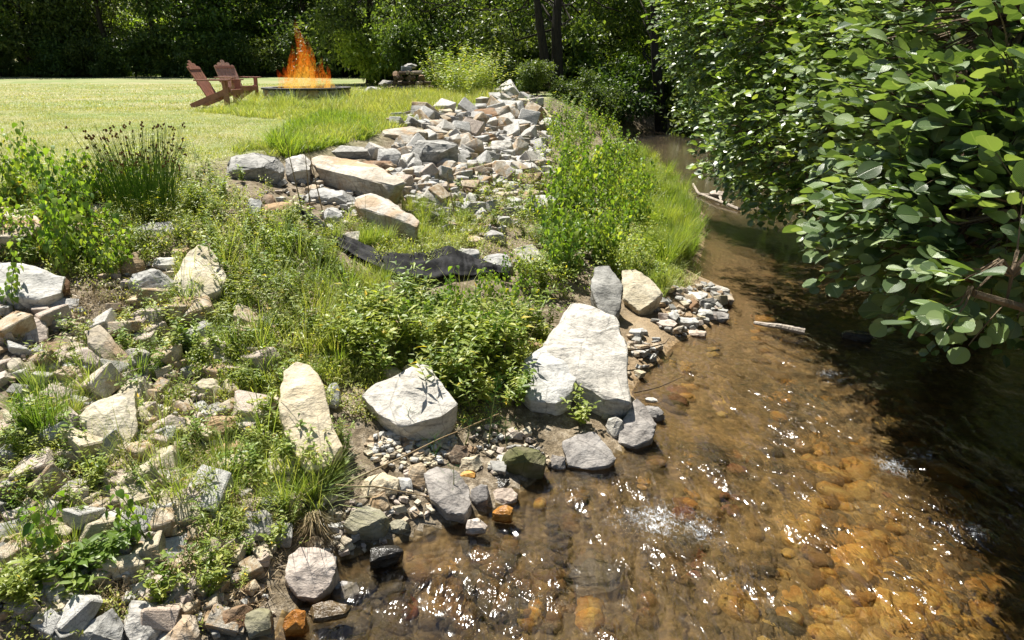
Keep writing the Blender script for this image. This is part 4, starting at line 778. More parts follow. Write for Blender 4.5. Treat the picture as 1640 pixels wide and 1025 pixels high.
strew('heart_leaved_weed', HW, [(60, 400, 120, 60, 22), (180, 330, 70, 30, 10), (40, 320, 70, 40, 12), (160, 420, 70, 30, 8), (20, 480, 30, 30, 3), (-150, 400, 110, 60, 12)], 2, .6, .95, 'drooping heart-leaved weed of the left bank', 'weed', 'heart-leaved weeds over the ledge stones at the left')
strew('heart_leaved_weed', HW, [(720, 520, 70, 30, 10), (830, 480, 60, 30, 9), (640, 530, 50, 30, 5), (790, 560, 60, 30, 7)], 3, .5, .8, 'short heart-leaved weed in mid bank', 'weed', 'heart-leaved weeds below the black fabric')
strew('narrow_leaved_weed', LW + LB, [(700, 590, 120, 40, 36), (760, 620, 90, 50, 38), (660, 520, 60, 30, 14), (600, 550, 70, 40, 20), (700, 555, 160, 35, 44), (850, 540, 50, 30, 12)], 4, .8, 1.35, 'narrow-leaved weed in the mid-bank thicket', 'weed', 'narrow-leaved weeds in mid bank')
strew('low_weed', LW + LB, [(430, 440, 110, 60, 50), (400, 550, 110, 70, 18), (450, 380, 60, 30, 18), (350, 380, 80, 60, 24), (290, 540, 70, 70, 24)], 5, .5, .95, 'low leafy weed on the open slope', 'weed', 'low weeds right of the tan pyramid boulder')
strew('lawn_edge_weed', LB + LW, [(120, 360, 150, 80, 60), (330, 300, 60, 50, 26), (250, 270, 80, 40, 26)], 6, .5, .9, 'small leafy weed at the lawn edge', 'weed', 'small weeds around the rush clump')
strew('rubble_weed', LB + LW, [(60, 720, 80, 60, 13), (430, 690, 70, 90, 24), (360, 890, 60, 70, 16), (320, 740, 120, 70, 15), (40, 960, 60, 60, 8), (420, 840, 50, 60, 12), (250, 640, 60, 60, 10), (160, 800, 90, 40, 10), (60, 800, 50, 80, 10), (240, 560, 60, 50, 12), (300, 940, 60, 40, 8), (100, 560, 60, 40, 6)], 7, .4, .75, 'small leafy weed in the lower rubble', 'weed', 'small weeds in the lower-left rubble')
strew('fresh_sprig', LF, [(110, 925, 80, 50, 5), (60, 970, 50, 40, 3), (170, 880, 60, 30, 2), (520, 760, 40, 30, 2)], 8, .6, .9, 'bright yellow-green young plant', 'sprig', 'bright young plants at the lower left', avoid=False)
strew('bank_weed', LW + LB, [(930, 300, 90, 110, 70), (1030, 380, 50, 60, 24), (880, 420, 60, 50, 26), (800, 340, 60, 50, 12)], 9, .7, 1.2, 'leafy bank weed among taller stems', 'weed', 'filler weeds by the rubble ridge')
strew('tall_weed', LT, [(735, 148, 50, 10, 26), (750, 150, 45, 12, 18), (740, 135, 60, 6, 18), (780, 152, 20, 8, 5)], 10, 1.0, 1.55, 'tall bright green weed', 'weed', 'tall weeds behind the log pile', avoid=False)
strew('tall_weed', [lance_weed(290 + i, .8, 'heart', .07, .45, 4) for i in range(3)], [(880, 190, 40, 15, 10), (940, 200, 50, 15, 12), (1000, 260, 25, 20, 6)], 12, .7, 1.1, 'tall weed under the trees', 'weed', 'tall weeds at the ridge end', avoid=False)
strew('grass_tussock', GB, [(1045, 330, 55, 60, 70), (1080, 370, 35, 35, 40), (1020, 270, 30, 30, 20), (1060, 410, 50, 20, 26)], 13, .55, .95, 'bright tall grass tuft on the grassy point', 'grass tuft', 'bright grass on the point by the stream', zmin=.02)
strew('grass_tussock', GL, [(480, 810, 40, 20, 3), (520, 800, 30, 20, 3), (470, 740, 30, 20, 1)], 14, .4, .7, 'arching grass tussock', 'grass tuft', 'arching grass above the round tan boulder', avoid=False)
strew('grass_tussock', GT + GL, [(470, 174, 95, 4, 60), (560, 170, 30, 6, 14), (560, 160, 20, 8, 6)], 16, .7, 1.15, 'long grass tuft in front of the fire pit and stack', 'grass tuft', '', avoid=False)
strew('grass_tussock', GT, [(620, 350, 70, 20, 12), (560, 385, 40, 12, 6), (640, 380, 60, 20, 14), (700, 350, 60, 30, 14), (450, 600, 120, 80, 18), (160, 640, 120, 60, 12), (60, 880, 60, 60, 8), (330, 800, 120, 80, 14), (470, 780, 50, 40, 10), (1060, 460, 30, 16, 6), (560, 470, 90, 30, 14)], 15, .45, .85, 'small grass tuft on the bank', 'grass tuft', 'small grass tufts on the bank', avoid=False)
strew('slabside_weed', LB + LW, [(450, 700, 30, 50, 10), (500, 750, 40, 20, 10), (470, 630, 30, 40, 7), (540, 720, 14, 40, 6), (505, 680, 20, 50, 4)], 17, .5, .8, 'leafy weed crowding the slab', 'weed', '', avoid=False)
strew('wispy_tussock', [tuft(520 + i, .42, 26, .05, 'grass', .004, .6) for i in range(4)], [(430, 500, 170, 110, 34), (300, 780, 170, 130, 14), (720, 540, 130, 60, 16)], 20, .6, 1.1, 'thin upright grass tuft', 'grass tuft', '', avoid=False)
strew('dead_weed', [lance_weed(500 + i, .38, 'dry', .03, .2, 4) for i in range(3)], [(430, 520, 160, 110, 26), (300, 850, 200, 120, 14), (700, 560, 150, 60, 12), (700, 360, 120, 60, 10)], 18, .5, 1.0, 'dry brown weed stalk', 'dry weed', '', avoid=False)
strew('stone_weed', LB, [(760, 290, 110, 70, 30), (820, 230, 60, 40, 10)], 19, .3, .6, 'small weed rooted among the rubble', 'weed', '', avoid=False)
# rush clump with brown seed heads
def rush():
    r = rs(5); st = Acc(); fl = Acc()
    for k in range(330):
        a = r.uniform(0, 6.28); q = .3 * math.sqrt(r.uniform(0, 1)); b0 = np.array([q * math.cos(a), q * math.sin(a), 0]); ln = r.uniform(.1, .5); h = r.uniform(.35, .74); a2 = a + r.uniform(-.5, .5); t = np.linspace(0, 1, 4)
        pts = b0 + np.stack([np.cos(a2) * ln * h * t ** 1.7 * .8, np.sin(a2) * ln * h * t ** 1.7 * .8, h * t], 1); st.add(*tube(pts, np.array([.003, .0028, .002, .0012]), 3, False))
        if k % 3 == 0:
            for m_ in range(3): c_ = pts[-1] + r.uniform(-.013, .013, 3); V, F = tube([c_ - (0, 0, .009), c_, c_ + (0, 0, .009)], [.003, .0085, .003], 5); fl.add(V, F)
    o = ob('rush_clump', st.mesh('rush_stems', M['rush'])); ob('seed_heads', fl.mesh('seed_heads', M['flower']), parent=o); return o
g = ground([(232, 338)])[0]; o = rush(); o.location = tuple(g); o.scale = (.95, .95, 1.0); tag(o, 'tall rush clump topped with small brown seed heads at the lawn edge', 'rush')
g = ground([(75, 690)])[0]; ob('rush_tuft', tuft(390, .34, 260, .1, 'rush', .0028, .5), loc=tuple(g)).name; o = bpy.data.objects['rush_tuft']; tag(o, 'dark green fine-bladed rush tuft among the left boulders', 'rush')
g = ground([(505, 850)])[0]; o = ob('dead_grass', tuft(391, .24, 160, .06, 'dry', .003, .9), loc=tuple(g + (0, 0, .1))); tag(o, 'brown dead grass hanging above the round tan boulder', 'dead grass'); o.rotation_euler = (R(120), 0, .4)
for i, (px_, py_, h, lab) in enumerate([(782, 715, .52, 'tallest feathery green plant rising beside the flat-topped boulder'), (660, 700, .22, 'feathery green sprig directly under the flat-topped boulder'), (700, 735, .17, 'feathery green sprig above the grey sloping block'), (720, 800, .22, 'feathery green plant hanging over the grey sloping block'), (745, 712, .2, 'bushy feathery sprig left of the tallest feathery plant'), (812, 712, .17, 'short feathery sprig right of the tallest feathery plant')]):
    g = ground([(px_, py_)])[0]; plant('feathery_plant', feather(400 + i, h), 'f', g, i * 1.3, 1., lab, 'feathery plant', None, (.05, .1 * (-1) ** i))
for i, (px_, py_, s, lab) in enumerate([(40, 700, .62, 'round-leaved plant at the left edge beside the dark rush tuft'), (85, 905, .95, 'tall single stem with round leaves at the lower left'), (240, 880, .85, 'thin reddish-stemmed plant above the diagonal grey slab'), (65, 292, .95, 'lone heart-leaved shoot standing clear against the lawn at the left')]):
    g = ground([(px_, py_)])[0]; plant('single_weed', HWs[i % 3], 's', g, i * 2., s, lab, 'weed', None)
g = ground([(930, 682)])[0]; plant('leafy_weed', lance_weed(450, .26, 'fresh', .05, .4, 9), 'x', g, 0, 1., 'compact bright plant between the largest boulder and the broad granite one', 'weed', None)
# dry stalks
r = rs(8)
for i, (px_, py_, h, lab) in enumerate([(487, 350, .8, 'tallest dry brown stalk in front of the rust-streaked boulder'), (498, 348, .62, 'bleached dry stalk right of the tallest one'), (518, 345, .75, 'leaning dry stalk over the tilted white slab'), (730, 355, .55, 'thin dry stalk bending over the rubble'), (858, 310, .5, 'upright dark stalk at the right of the rubble')]):
    g = ground([(px_, py_)])[0]; a = Acc(); t = np.linspace(0, 1, 6); pts = np.stack([(-.16 if i != 1 else -.02) * h * t, .05 * t, h * t], 1); a.add(*tube(pts, np.linspace(.008, .003, 6), 5))
    for k in range(5): q = pts[min(5, k + 1)]; a.add(*tube([q, q + (r.uniform(-.08, .08), r.uniform(-.05, .05), .09)], [.0025, .001], 3, False))
    tag(ob('dry_stalk', a.mesh('dry_stalk', M['dry']), loc=tuple(g)), lab, 'dry stalk')
# ---------------------------------------------------------------- ground cover (nobody could count it)
def cover(name, ells, seed, T, L, W, mat, label, cat, zc=(.0, .07), lay=.6, water=False, avoid=True, curl=.3, parts=False, lx=0):
    r = rs(seed); pp, g = scatter_px(ells, r, avoid, False, .0); m_ = fbm(g[:, :2] * 1.7, 4, seed) + .35 * np.sin(g[:, 0] * 1.3) * 0 > r.uniform(-.3, .05, len(g)); g = g[m_]; n = len(g)
    up = np.array([0, 0, 1.]); D = rvec(r, n) * lay + up * (1 - lay) * r.uniform(.3, 1, (n, 1)); D[:, 2] = np.abs(D[:, 2]); N = np.cross(np.cross(D, up + rvec(r, n) * .3), D); LL = r.uniform(L[0], L[1], n)
    P = g + np.stack([0 * g[:, 0], 0 * g[:, 0], r.uniform(zc[0], zc[1], n) ** 1.], 1); A = leaves(P, D, N, LL, LL * W * r.uniform(.8, 1.25, n), T, r.uniform(-.1, curl, n))
    o = ob(name, mesh_np(name, A[0], A[1], M[mat], A[2]), kind='stuff'); tag(o, label, cat); return o
cover('ground_cover', [(430, 430, 150, 80, 24000), (430, 560, 150, 80, 10000), (700, 560, 190, 70, 30000), (120, 360, 190, 90, 24000), (350, 300, 90, 50, 8000), (290, 560, 110, 100, 2500), (640, 390, 120, 40, 7000), (790, 350, 80, 90, 5000)], 31, T_OVAL, (.012, .034), .45, 'low', 'low small-leaved herbs covering the slope between the boulders', 'ground cover', (.0, .11), .75)
cover('ground_cover', [(950, 330, 120, 130, 26000), (1030, 420, 60, 50, 4000), (900, 440, 80, 40, 7000)], 32, T_OVAL, (.018, .045), .45, 'weed', 'small leaves filling the green stand by the stream bend', 'ground cover', (.0, .3), .75)
cover('ground_cover', [(120, 720, 180, 100, 3500), (300, 850, 200, 140, 3500), (80, 950, 150, 100, 1500), (380, 700, 140, 90, 5000), (300, 960, 160, 60, 2500), (690, 650, 150, 40, 3500), (860, 650, 60, 60, 2500), (120, 520, 140, 70, 5000)], 33, T_OVAL, (.01, .026), .42, 'low', 'low herbs and creeping leaves in the lower-left rubble', 'ground cover', (.0, .06), .75)
cover('fine_grass', [(450, 500, 180, 150, 16000), (250, 700, 250, 160, 3500), (700, 560, 180, 80, 9000), (1040, 360, 80, 100, 26000), (1060, 440, 60, 30, 3000), (640, 380, 140, 50, 9000), (130, 340, 190, 80, 16000), (800, 330, 80, 90, 4000)], 34, T_BLADE, (.05, .14), .05, 'grass', 'fine grass blades growing through the weeds of the bank', 'grass', (0, .02), .42, curl=.6)
cover('dead_litter', [(300, 550, 200, 140, 5000), (150, 520, 170, 60, 2500), (300, 850, 250, 140, 4500), (640, 380, 100, 40, 1500), (450, 620, 60, 60, 1200), (250, 960, 200, 60, 1800), (760, 330, 90, 80, 900), (1080, 480, 60, 40, 250)], 35, T_SPIKE, (.02, .1), .06, 'dry', 'dry twigs and dead stems lying between the stones', 'litter', (.0, .03), .97)
cover('ground_cover', [(-200, 420, 200, 120, 22000), (-220, 700, 200, 220, 14000)], 36, T_OVAL, (.014, .036), .45, 'low', 'low herbs covering the bank beyond the left edge of the ledge stones', 'ground cover', (.0, .09), .75)
# lawn and meadow grass
def meadow(name, polypx, n, seed, L, W, mat, label, lay=.5, z0=0, T=T_SPIKE, thresh=None):
    r = rs(seed); P0 = at_z(polypx, LAWN)[:, :2]; lo, hi = P0.min(0), P0.max(0); Q = []; c_ = 0
    while c_ < n:
        q = lo + r.uniform(0, 1, (n, 2)) * (hi - lo); m_ = inside(q, P0)
        dd = np.hypot(q[:, 0], q[:, 1]); m_ &= r.uniform(0, 1, n) < np.clip((dd.min() / dd) ** 1.2, 0, 1)
        if thresh is not None: m_ &= (fbm(q * 1.1, 3, seed) > thresh)
        q = q[m_]; Q.append(q); c_ += len(q)
        if len(Q) > 40: break
    q = np.concatenate(Q)[:n]; n = len(q); P = np.column_stack([q, height(q) + z0]); up = np.array([0, 0, 1.]); D = rvec(r, n) * lay + up * (1 - lay); D[:, 2] = np.abs(D[:, 2]) + .05; N = np.cross(np.cross(D, up + rvec(r, n) * .5), D)
    cl = .6 + .8 * np.clip(fbm(q * 1.6, 3, seed + 1) + .5, 0, 1); LL = r.uniform(L[0], L[1], n) * cl; A = leaves(P, D, N, LL, W * r.uniform(.7, 1.3, n), T, r.uniform(0, .5, n))
    o = ob(name, mesh_np(name, A[0], A[1], M[mat], A[2]), kind='stuff'); tag(o, label, 'grass'); return o
meadow('lawn_grass', [(-700, 380), (-60, 330), (200, 300), (300, 262), (400, 248), (480, 236), (600, 214), (640, 195), (420, 180), (300, 172), (-700, 176)], 230000, 41, (.02, .055), .006, 'lawnblade', 'short mown grass of the lawn nearest the bank')
meadow('lawn_grass', [(-700, 178), (420, 178), (640, 158), (620, 134), (-700, 134)], 105000, 42, (.03, .07), .016, 'lawnblade', 'short mown grass of the lawn farther out')
meadow('tall_grass', [(400, 252), (480, 238), (600, 216), (700, 186), (760, 166), (790, 156), (600, 154), (560, 162), (470, 176), (420, 172), (310, 178), (420, 190), (560, 196), (420, 232), (360, 240)], 40000, 43, (.06, .2), .008, 'grass', 'uncut grass along the rubble and around the fire pit', .4, 0, T_BLADE, -.25)
meadow('tall_grass', [(560, 190), (700, 184), (760, 166), (800, 158), (790, 150), (560, 152), (400, 160), (405, 174), (480, 176)], 26000, 44, (.12, .34), .01, 'grass', 'tall bright grass between the fire pit and the ridge', .35, 0, T_BLADE)
meadow('tall_grass', [(430, 250), (600, 216), (590, 196), (520, 188), (470, 200), (440, 225)], 16000, 45, (.1, .24), .008, 'weed', 'dark green unmown clump beside the dark rectangular slab', .45, 0, T_BLADE, 0)
meadow('wood_edge_grass', [(-80, 122), (700, 122), (700, 120), (-80, 119.5)], 9000, 46, (.3, .8), .06, 'wood2', 'rough grass along the foot of the wood', .4, 0, T_BLADE)
#==TREES==
def limb(a, b, r0, r1, seed, wob=.12, n=7, sides=7):
    t = np.linspace(0, 1, n); a = np.array(a, float); b = np.array(b, float); L = np.linalg.norm(b - a); P = a + (b - a) * t[:, None]
    P[1:-1] += np.stack([fbm(np.column_stack([t * 2 + seed, t * 0 + k * 9.1]), 2, seed % 50) for k in range(3)], 1)[1:-1] * wob * L; P[:, 2] += .08 * L * np.sin(t * math.pi) * .4
    return tube(P, r0 + (r1 - r0) * t, sides), P
def crown_leaves(r, blobs, n, L, W, T, clump=.45, shell=.55, down=.25, per=26):
    """leaf sprays through the volume of the blobs; blobs (x,y,z,r[,flat])"""
    B = np.array([b[:4] for b in blobs], float); wgt = B[:, 3] ** 2; wgt /= wgt.sum(); nc = max(1, n // per); bi = r.choice(len(B), nc, p=wgt)
    dv = rvec(r, nc); rad = B[bi, 3] * (shell + (1 - shell) * r.uniform(0, 1, nc)) * r.uniform(.75, 1.12, nc); C = B[bi, :3] + dv * rad[:, None] * np.array([1, 1, .85])
    P = np.repeat(C, per, 0) + r.normal(0, 1, (nc * per, 3)) * clump * np.array([1, 1, .45]); D = np.repeat(dv, per, 0) * .6 + rvec(r, nc * per) * .9; D[:, 2] -= down
    N = np.array([0, 0, 1.]) + rvec(r, nc * per) * .7; LL = L * r.uniform(.6, 1.25, nc * per); return leaves(P, D, N, LL, LL * W, T, r.uniform(0, .4, nc * per)), C
def tree_mesh(seed, h, trunk, blobs, n, L, mat, T=T_DIA, W=.62, clump=.45, shell=.5, per=26, lean=(0, 0), bark='bark', fork=None):
    r = rs(seed); a = Acc(); top = np.array([lean[0], lean[1], h * .8]); (V, F), P = limb((0, 0, -.3), top, trunk, trunk * .25, seed, .05, 9, 9); a.add(V, F)
    if fork: (V, F), P2 = limb((0, 0, h * .05), fork, trunk * .8, trunk * .3, seed + 5, .05, 8, 8); a.add(V, F)
    (lv, C) = crown_leaves(r, blobs, n, L, W, T, clump, shell, .25, per)
    for b in blobs:
        k = r.randint(2, 7); (V, F), _ = limb(P[k], np.array(b[:3]) * [1, 1, 1] - [0, 0, b[3] * .2], trunk * .17, .012, seed + int(b[2] * 7), .22, 6, 5); a.add(V, F)
        for _ in range(3): q = np.array(b[:3]); (V, F), _p = limb(q, q + rvec(r, 1)[0] * b[3] * .8, .03, .008, seed + _, .15, 4, 4); a.add(V, F)
    return a.mesh('tree_trunk', M[bark]), mesh_np('tree_crown', lv[0], lv[1], M[mat], lv[2])
def put_tree(name, meshes, loc, rz, s, label, group=None, cat='tree'):
    o = ob(name, None, loc=loc, rz=rz); o.scale = (s, s, s * 1.0); o.empty_display_size = .3; tag(o, label, cat, group); ob('trunk', meshes[0], parent=o); ob('crown', meshes[1], parent=o); return o
WT = []
for k in range(6):
    r = rs(600 + k); H = 13; bl = [(r.uniform(-2.4, 2.4), r.uniform(-2.4, 2.4), z, r.uniform(1.5, 2.4)) for z in np.linspace(2.6, 12, 11)] + [(r.uniform(-3, 3), r.uniform(-3, 3), r.uniform(2.2, 4.5), 1.3) for _ in range(4)]
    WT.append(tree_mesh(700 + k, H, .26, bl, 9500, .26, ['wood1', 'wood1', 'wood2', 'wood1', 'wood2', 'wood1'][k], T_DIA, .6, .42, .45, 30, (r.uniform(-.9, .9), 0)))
SH = []
for k in range(4):
    r = rs(650 + k); bl = [(r.uniform(-1.2, 1.2), r.uniform(-.8, .8), r.uniform(.5, 2.2), r.uniform(.6, 1.0)) for _ in range(7)]
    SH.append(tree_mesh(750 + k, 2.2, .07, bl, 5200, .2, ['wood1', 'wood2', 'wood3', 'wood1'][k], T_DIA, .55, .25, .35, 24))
r = rs(900); k_ = 0
for row, (yy, n_) in enumerate([(62, 22), (67, 20), (73, 18), (80, 16)]):
    for i in range(n_):
        x = -56 + (i + r.uniform(-.3, .3) + .5 * (row % 2)) * 78 / n_
        if min(abs(820 + FPX * x / (yy * .943 + .33) - c_) for c_ in (238, 425)) < (30, 24, 16, 0)[row]: continue
        z = float(height([[x, yy]])[0]); pxx = 820 + FPX * x / (yy * .943 + .33); wh = ['at the far left', 'left of the chairs', 'behind the chairs', 'behind the flames', 'behind the log stack', 'behind the forked tree', 'behind the stream bend', 'behind the alders'][int(np.searchsorted([140, 290, 410, 540, 700, 950, 1120], pxx))]; m = WT[r.randint(6)] if row else WT[[0, 1, 3, 5, 2][i % 5]]
        put_tree('woodland_tree', m, (x, yy + r.uniform(-1.5, 1.5), z), r.uniform(0, 6.28), r.uniform(.85, 1.2), ['dark broadleaf tree in the front row of the wood ', 'broadleaf tree in the second row of the wood ', 'broadleaf tree in the third row of the wood ', 'broadleaf tree in the hindmost row of the wood '][row] + wh, 'trees in row %s of the wood ' % ['one', 'two', 'three', 'four'][row] + wh)
for i in range(34):
    x = -52 + i * 2.1 + r.uniform(-.7, .7); y = 59.5 + r.uniform(-.8, 1.8); z = float(height([[x, y]])[0]); put_tree('understorey_shrub', SH[[0, 3, 1, 0, 3][i % 5]], (x, y, z), r.uniform(0, 6.28), r.uniform(.7, 1.35), 'dark shrub at the foot of the wood ' + ['at the far left', 'left of the chairs', 'behind the chairs', 'behind the flames', 'behind the log stack'][int(np.searchsorted([140, 290, 410, 540], 820 + FPX * x / (y * .943)))], 'shrubs at the foot of the wood', 'shrub')
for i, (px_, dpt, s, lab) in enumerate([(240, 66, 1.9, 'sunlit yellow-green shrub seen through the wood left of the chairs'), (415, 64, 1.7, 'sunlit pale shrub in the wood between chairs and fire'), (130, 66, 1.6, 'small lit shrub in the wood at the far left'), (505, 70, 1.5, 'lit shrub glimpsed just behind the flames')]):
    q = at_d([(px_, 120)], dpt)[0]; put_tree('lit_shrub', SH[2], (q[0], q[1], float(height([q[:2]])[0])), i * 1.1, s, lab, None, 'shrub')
# trees behind the ridge and along the far bend
def blobs_px(L_): 
    out = []
    for px_, py_, d_, r_ in L_: q = at_d([(px_, py_)], d_)[0]; out.append((q[0], q[1], q[2], r_))
    return out
def local(bl, o): return [(b[0] - o[0], b[1] - o[1], b[2] - o[2], b[3]) for b in bl]
def site(px_, py_, d_): q = at_d([(px_, py_)], d_)[0]; return np.array([q[0], q[1], float(height([q[:2]])[0])])
o_ = site(885, 150, 27); bl = local(blobs_px([(700, -60, 29, 2.2), (800, -40, 30, 2.2), (900, -80, 30, 2.5), (980, -30, 30, 2.), (840, 20, 31, 1.7), (930, 10, 31, 1.6), (740, 20, 30, 1.3), (650, -20, 29, 1.6), (620, 30, 30, 1.0), (780, 50, 32, 1.5), (1010, 20, 31, 1.5), (900, 70, 33, 1.3), (850, -160, 30, 3), (960, -170, 31, 3)]), o_)
put_tree('forked_tree', tree_mesh(801, 7, .25, bl, 17000, .17, 'wood2', T_DIA, .5, .28, .45, 26, (.5, .6), 'bark', (-.9, .4, 5)), tuple(o_), 0, 1, 'big dark forked tree standing behind the rubble ridge', None)
o_ = site(1062, 208, 28.5); bl = local(blobs_px([(1040, -60, 29, 2.2), (1000, -10, 30, 1.7), (1080, 0, 30, 1.6), (1120, -50, 28, 2.), (1090, 60, 31, 1.1), (990, 60, 32, 1.4), (1050, -160, 30, 2.6)]), o_)
put_tree('leaning_tree', tree_mesh(802, 6.5, .27, bl, 12000, .16, 'wood2', T_DIA, .5, .28, .45, 26, (-.85, .3)), tuple(o_), 0, 1, 'dark tree leaning over the far end of the stream', None)
r = rs(910)
for i, (px_, py_, d_, s, lab) in enumerate([(590, 125, 38, .85, 'dark tree right behind the flames'), (690, 125, 36, .8, 'tree behind the bright thicket'), (800, 125, 38, .95, 'tree left of the forked tree and farther back'), (960, 140, 37, .9, 'tree between the forked and leaning trees, farther back'), (1120, 160, 38, .9, 'tree behind the leaning tree'), (1220, 160, 36, .9, 'tree behind the farthest alder'), (740, 125, 46, 1., 'back tree above the log pile'), (880, 130, 48, 1., 'back tree hidden by the forked trunk'), (1330, 160, 40, 1., 'tree deep behind the alders'), (640, 125, 50, 1., 'back tree at the corner of the lawn'), (1450, 160, 42, 1., 'farthest right tree behind the alders'), (1150, 150, 52, 1., 'back tree above the dark pool')]):
    q = at_d([(px_, py_)], d_)[0]; put_tree('background_tree', WT[[0, 1, 3, 5, 1, 0, 1, 3, 0, 5, 1, 3][i]], (q[0], q[1], float(height([q[:2]])[0])), r.uniform(0, 6.28), s, lab)
for i, (px_, py_, d_, s, k, lab) in enumerate([(835, 150, 27, .42, 0, 'low dark shrub touching the ridge crown'), (860, 160, 25, .42, 3, 'low dark shrub in front of the forked trunk'), (915, 170, 24.5, .42, 0, 'low dark shrub at the top of the weedy slope'), (960, 185, 25, .45, 3, 'low dark shrub nearest the far water'), (830, 150, 29, 1., 0, 'dark shrub left of the forked trunk'), (930, 160, 29, 1., 1, 'dark shrub right of the forked trunk'), (985, 175, 27, .8, 0, 'low shrub hanging over the far water'), (1035, 185, 33, .8, 2, 'sunlit shrub on the far bank behind the leaning trunk'), (1110, 190, 30, 1.1, 3, 'dark shrub right of the leaning trunk'), (1150, 215, 27, 1.1, 0, 'dark shrub at the water behind the alders'), (1190, 220, 24, 1., 3, 'dark shrub on the right bank before the bend'), (975, 90, 41, 2.6, 2, 'sunlit foliage seen through the trees above the bend'), (1000, 60, 42, 2.4, 2, 'taller sunlit foliage beyond the leaning tree'), (600, 140, 36, 1., 2, 'small lit shrub behind the log pile'), (760, 140, 33, 1.1, 0, 'dark shrub behind the bright thicket'), (690, 130, 32, 1., 3, 'dark shrub above the log pile'), (880, 165, 31, 1., 3, 'dark shrub behind the forked trunk'), (640, 128, 37, 1.1, 0, 'dark shrub at the lawn corner'), (1060, 190, 36, 1.3, 0, 'dark shrub far behind the leaning trunk')]):
    q = at_d([(px_, py_)], d_)[0]; put_tree('shrub', SH[k], (q[0], q[1], float(height([q[:2]])[0])), i * 1.7, s, lab, None, 'shrub')
for i, (x, y, s, lab) in enumerate([(9.5, 1.5, .8, 'unseen broadleaf tree on the right bank beside the nearest alder'), (11.5, 5., .95, 'unseen broadleaf tree on the right bank behind the nearest alder'), (10.2, 8.6, .85, 'unseen broadleaf tree on the right bank behind the middle alder'), (12.6, 12.2, 1., 'unseen broadleaf tree on the right bank behind the far alder'), (11., 16.5, .9, 'unseen broadleaf tree on the right bank before the bend'), (13.5, 20.5, 1., 'unseen broadleaf tree on the right bank at the bend')]):  # out-of-view trees added to block the sky's reflection in the water
    put_tree('unseen_bank_tree', WT[i], (x, y, float(height([[x, y]])[0])), i * 1.3, s, lab)
# far wood: one mass closing the view
r = rs(920); n = 42000; a = r.uniform(-1.35, 1.35, n); dd = r.uniform(86, 112, n); P = np.column_stack([np.sin(a) * dd, np.cos(a) * dd, r.uniform(1, 26, n)]); LL = r.uniform(.7, 1.5, n); A = leaves(P, rvec(r, n), rvec(r, n), LL, LL * .8, T_DIA, .2)
tag(ob('far_wood', mesh_np('far_wood', A[0], A[1], M['wood1'], A[2]), kind='stuff'), 'dark mass of farther woodland closing the view behind all the trees', 'wood')
#==ALDERS==
def sprays(C, out, r, nl, sl, L, spread=1.):
    """twigs starting at C heading out, with leaves set alternately; returns twig tube data and leaf arrays"""
    P = []; D = []; N = []; tw = []
    for c_, o in zip(C, out):
        o = unit(o + rvec(r, 1)[0] * .25); side = unit(np.cross(o, [0, 0, 1.]) + [1e-4, 0, 0]); upv = np.cross(side, o); ln = sl * r.uniform(.7, 1.3); k = nl
        t = np.linspace(0, 1, 5); pts = c_ + o * ln * t[:, None] - np.array([0, 0, 1.]) * (t[:, None] ** 2) * ln * r.uniform(0, .25); tw.append(pts)
        for m_ in range(k):
            u = .25 + .75 * m_ / (k - 1); q = np.array([np.interp(u, t, pts[:, i]) for i in range(3)]); s_ = 1 if m_ % 2 else -1
            d = o * (.55 if m_ < k - 1 else 1.) + side * s_ * (1. if m_ < k - 1 else .1) + upv * r.uniform(-.2, .35); P.append(q + d * .012); D.append(d); N.append(upv + rvec(r, 1)[0] * .75 * spread)
    return np.array(P), np.array(D), np.array(N), tw
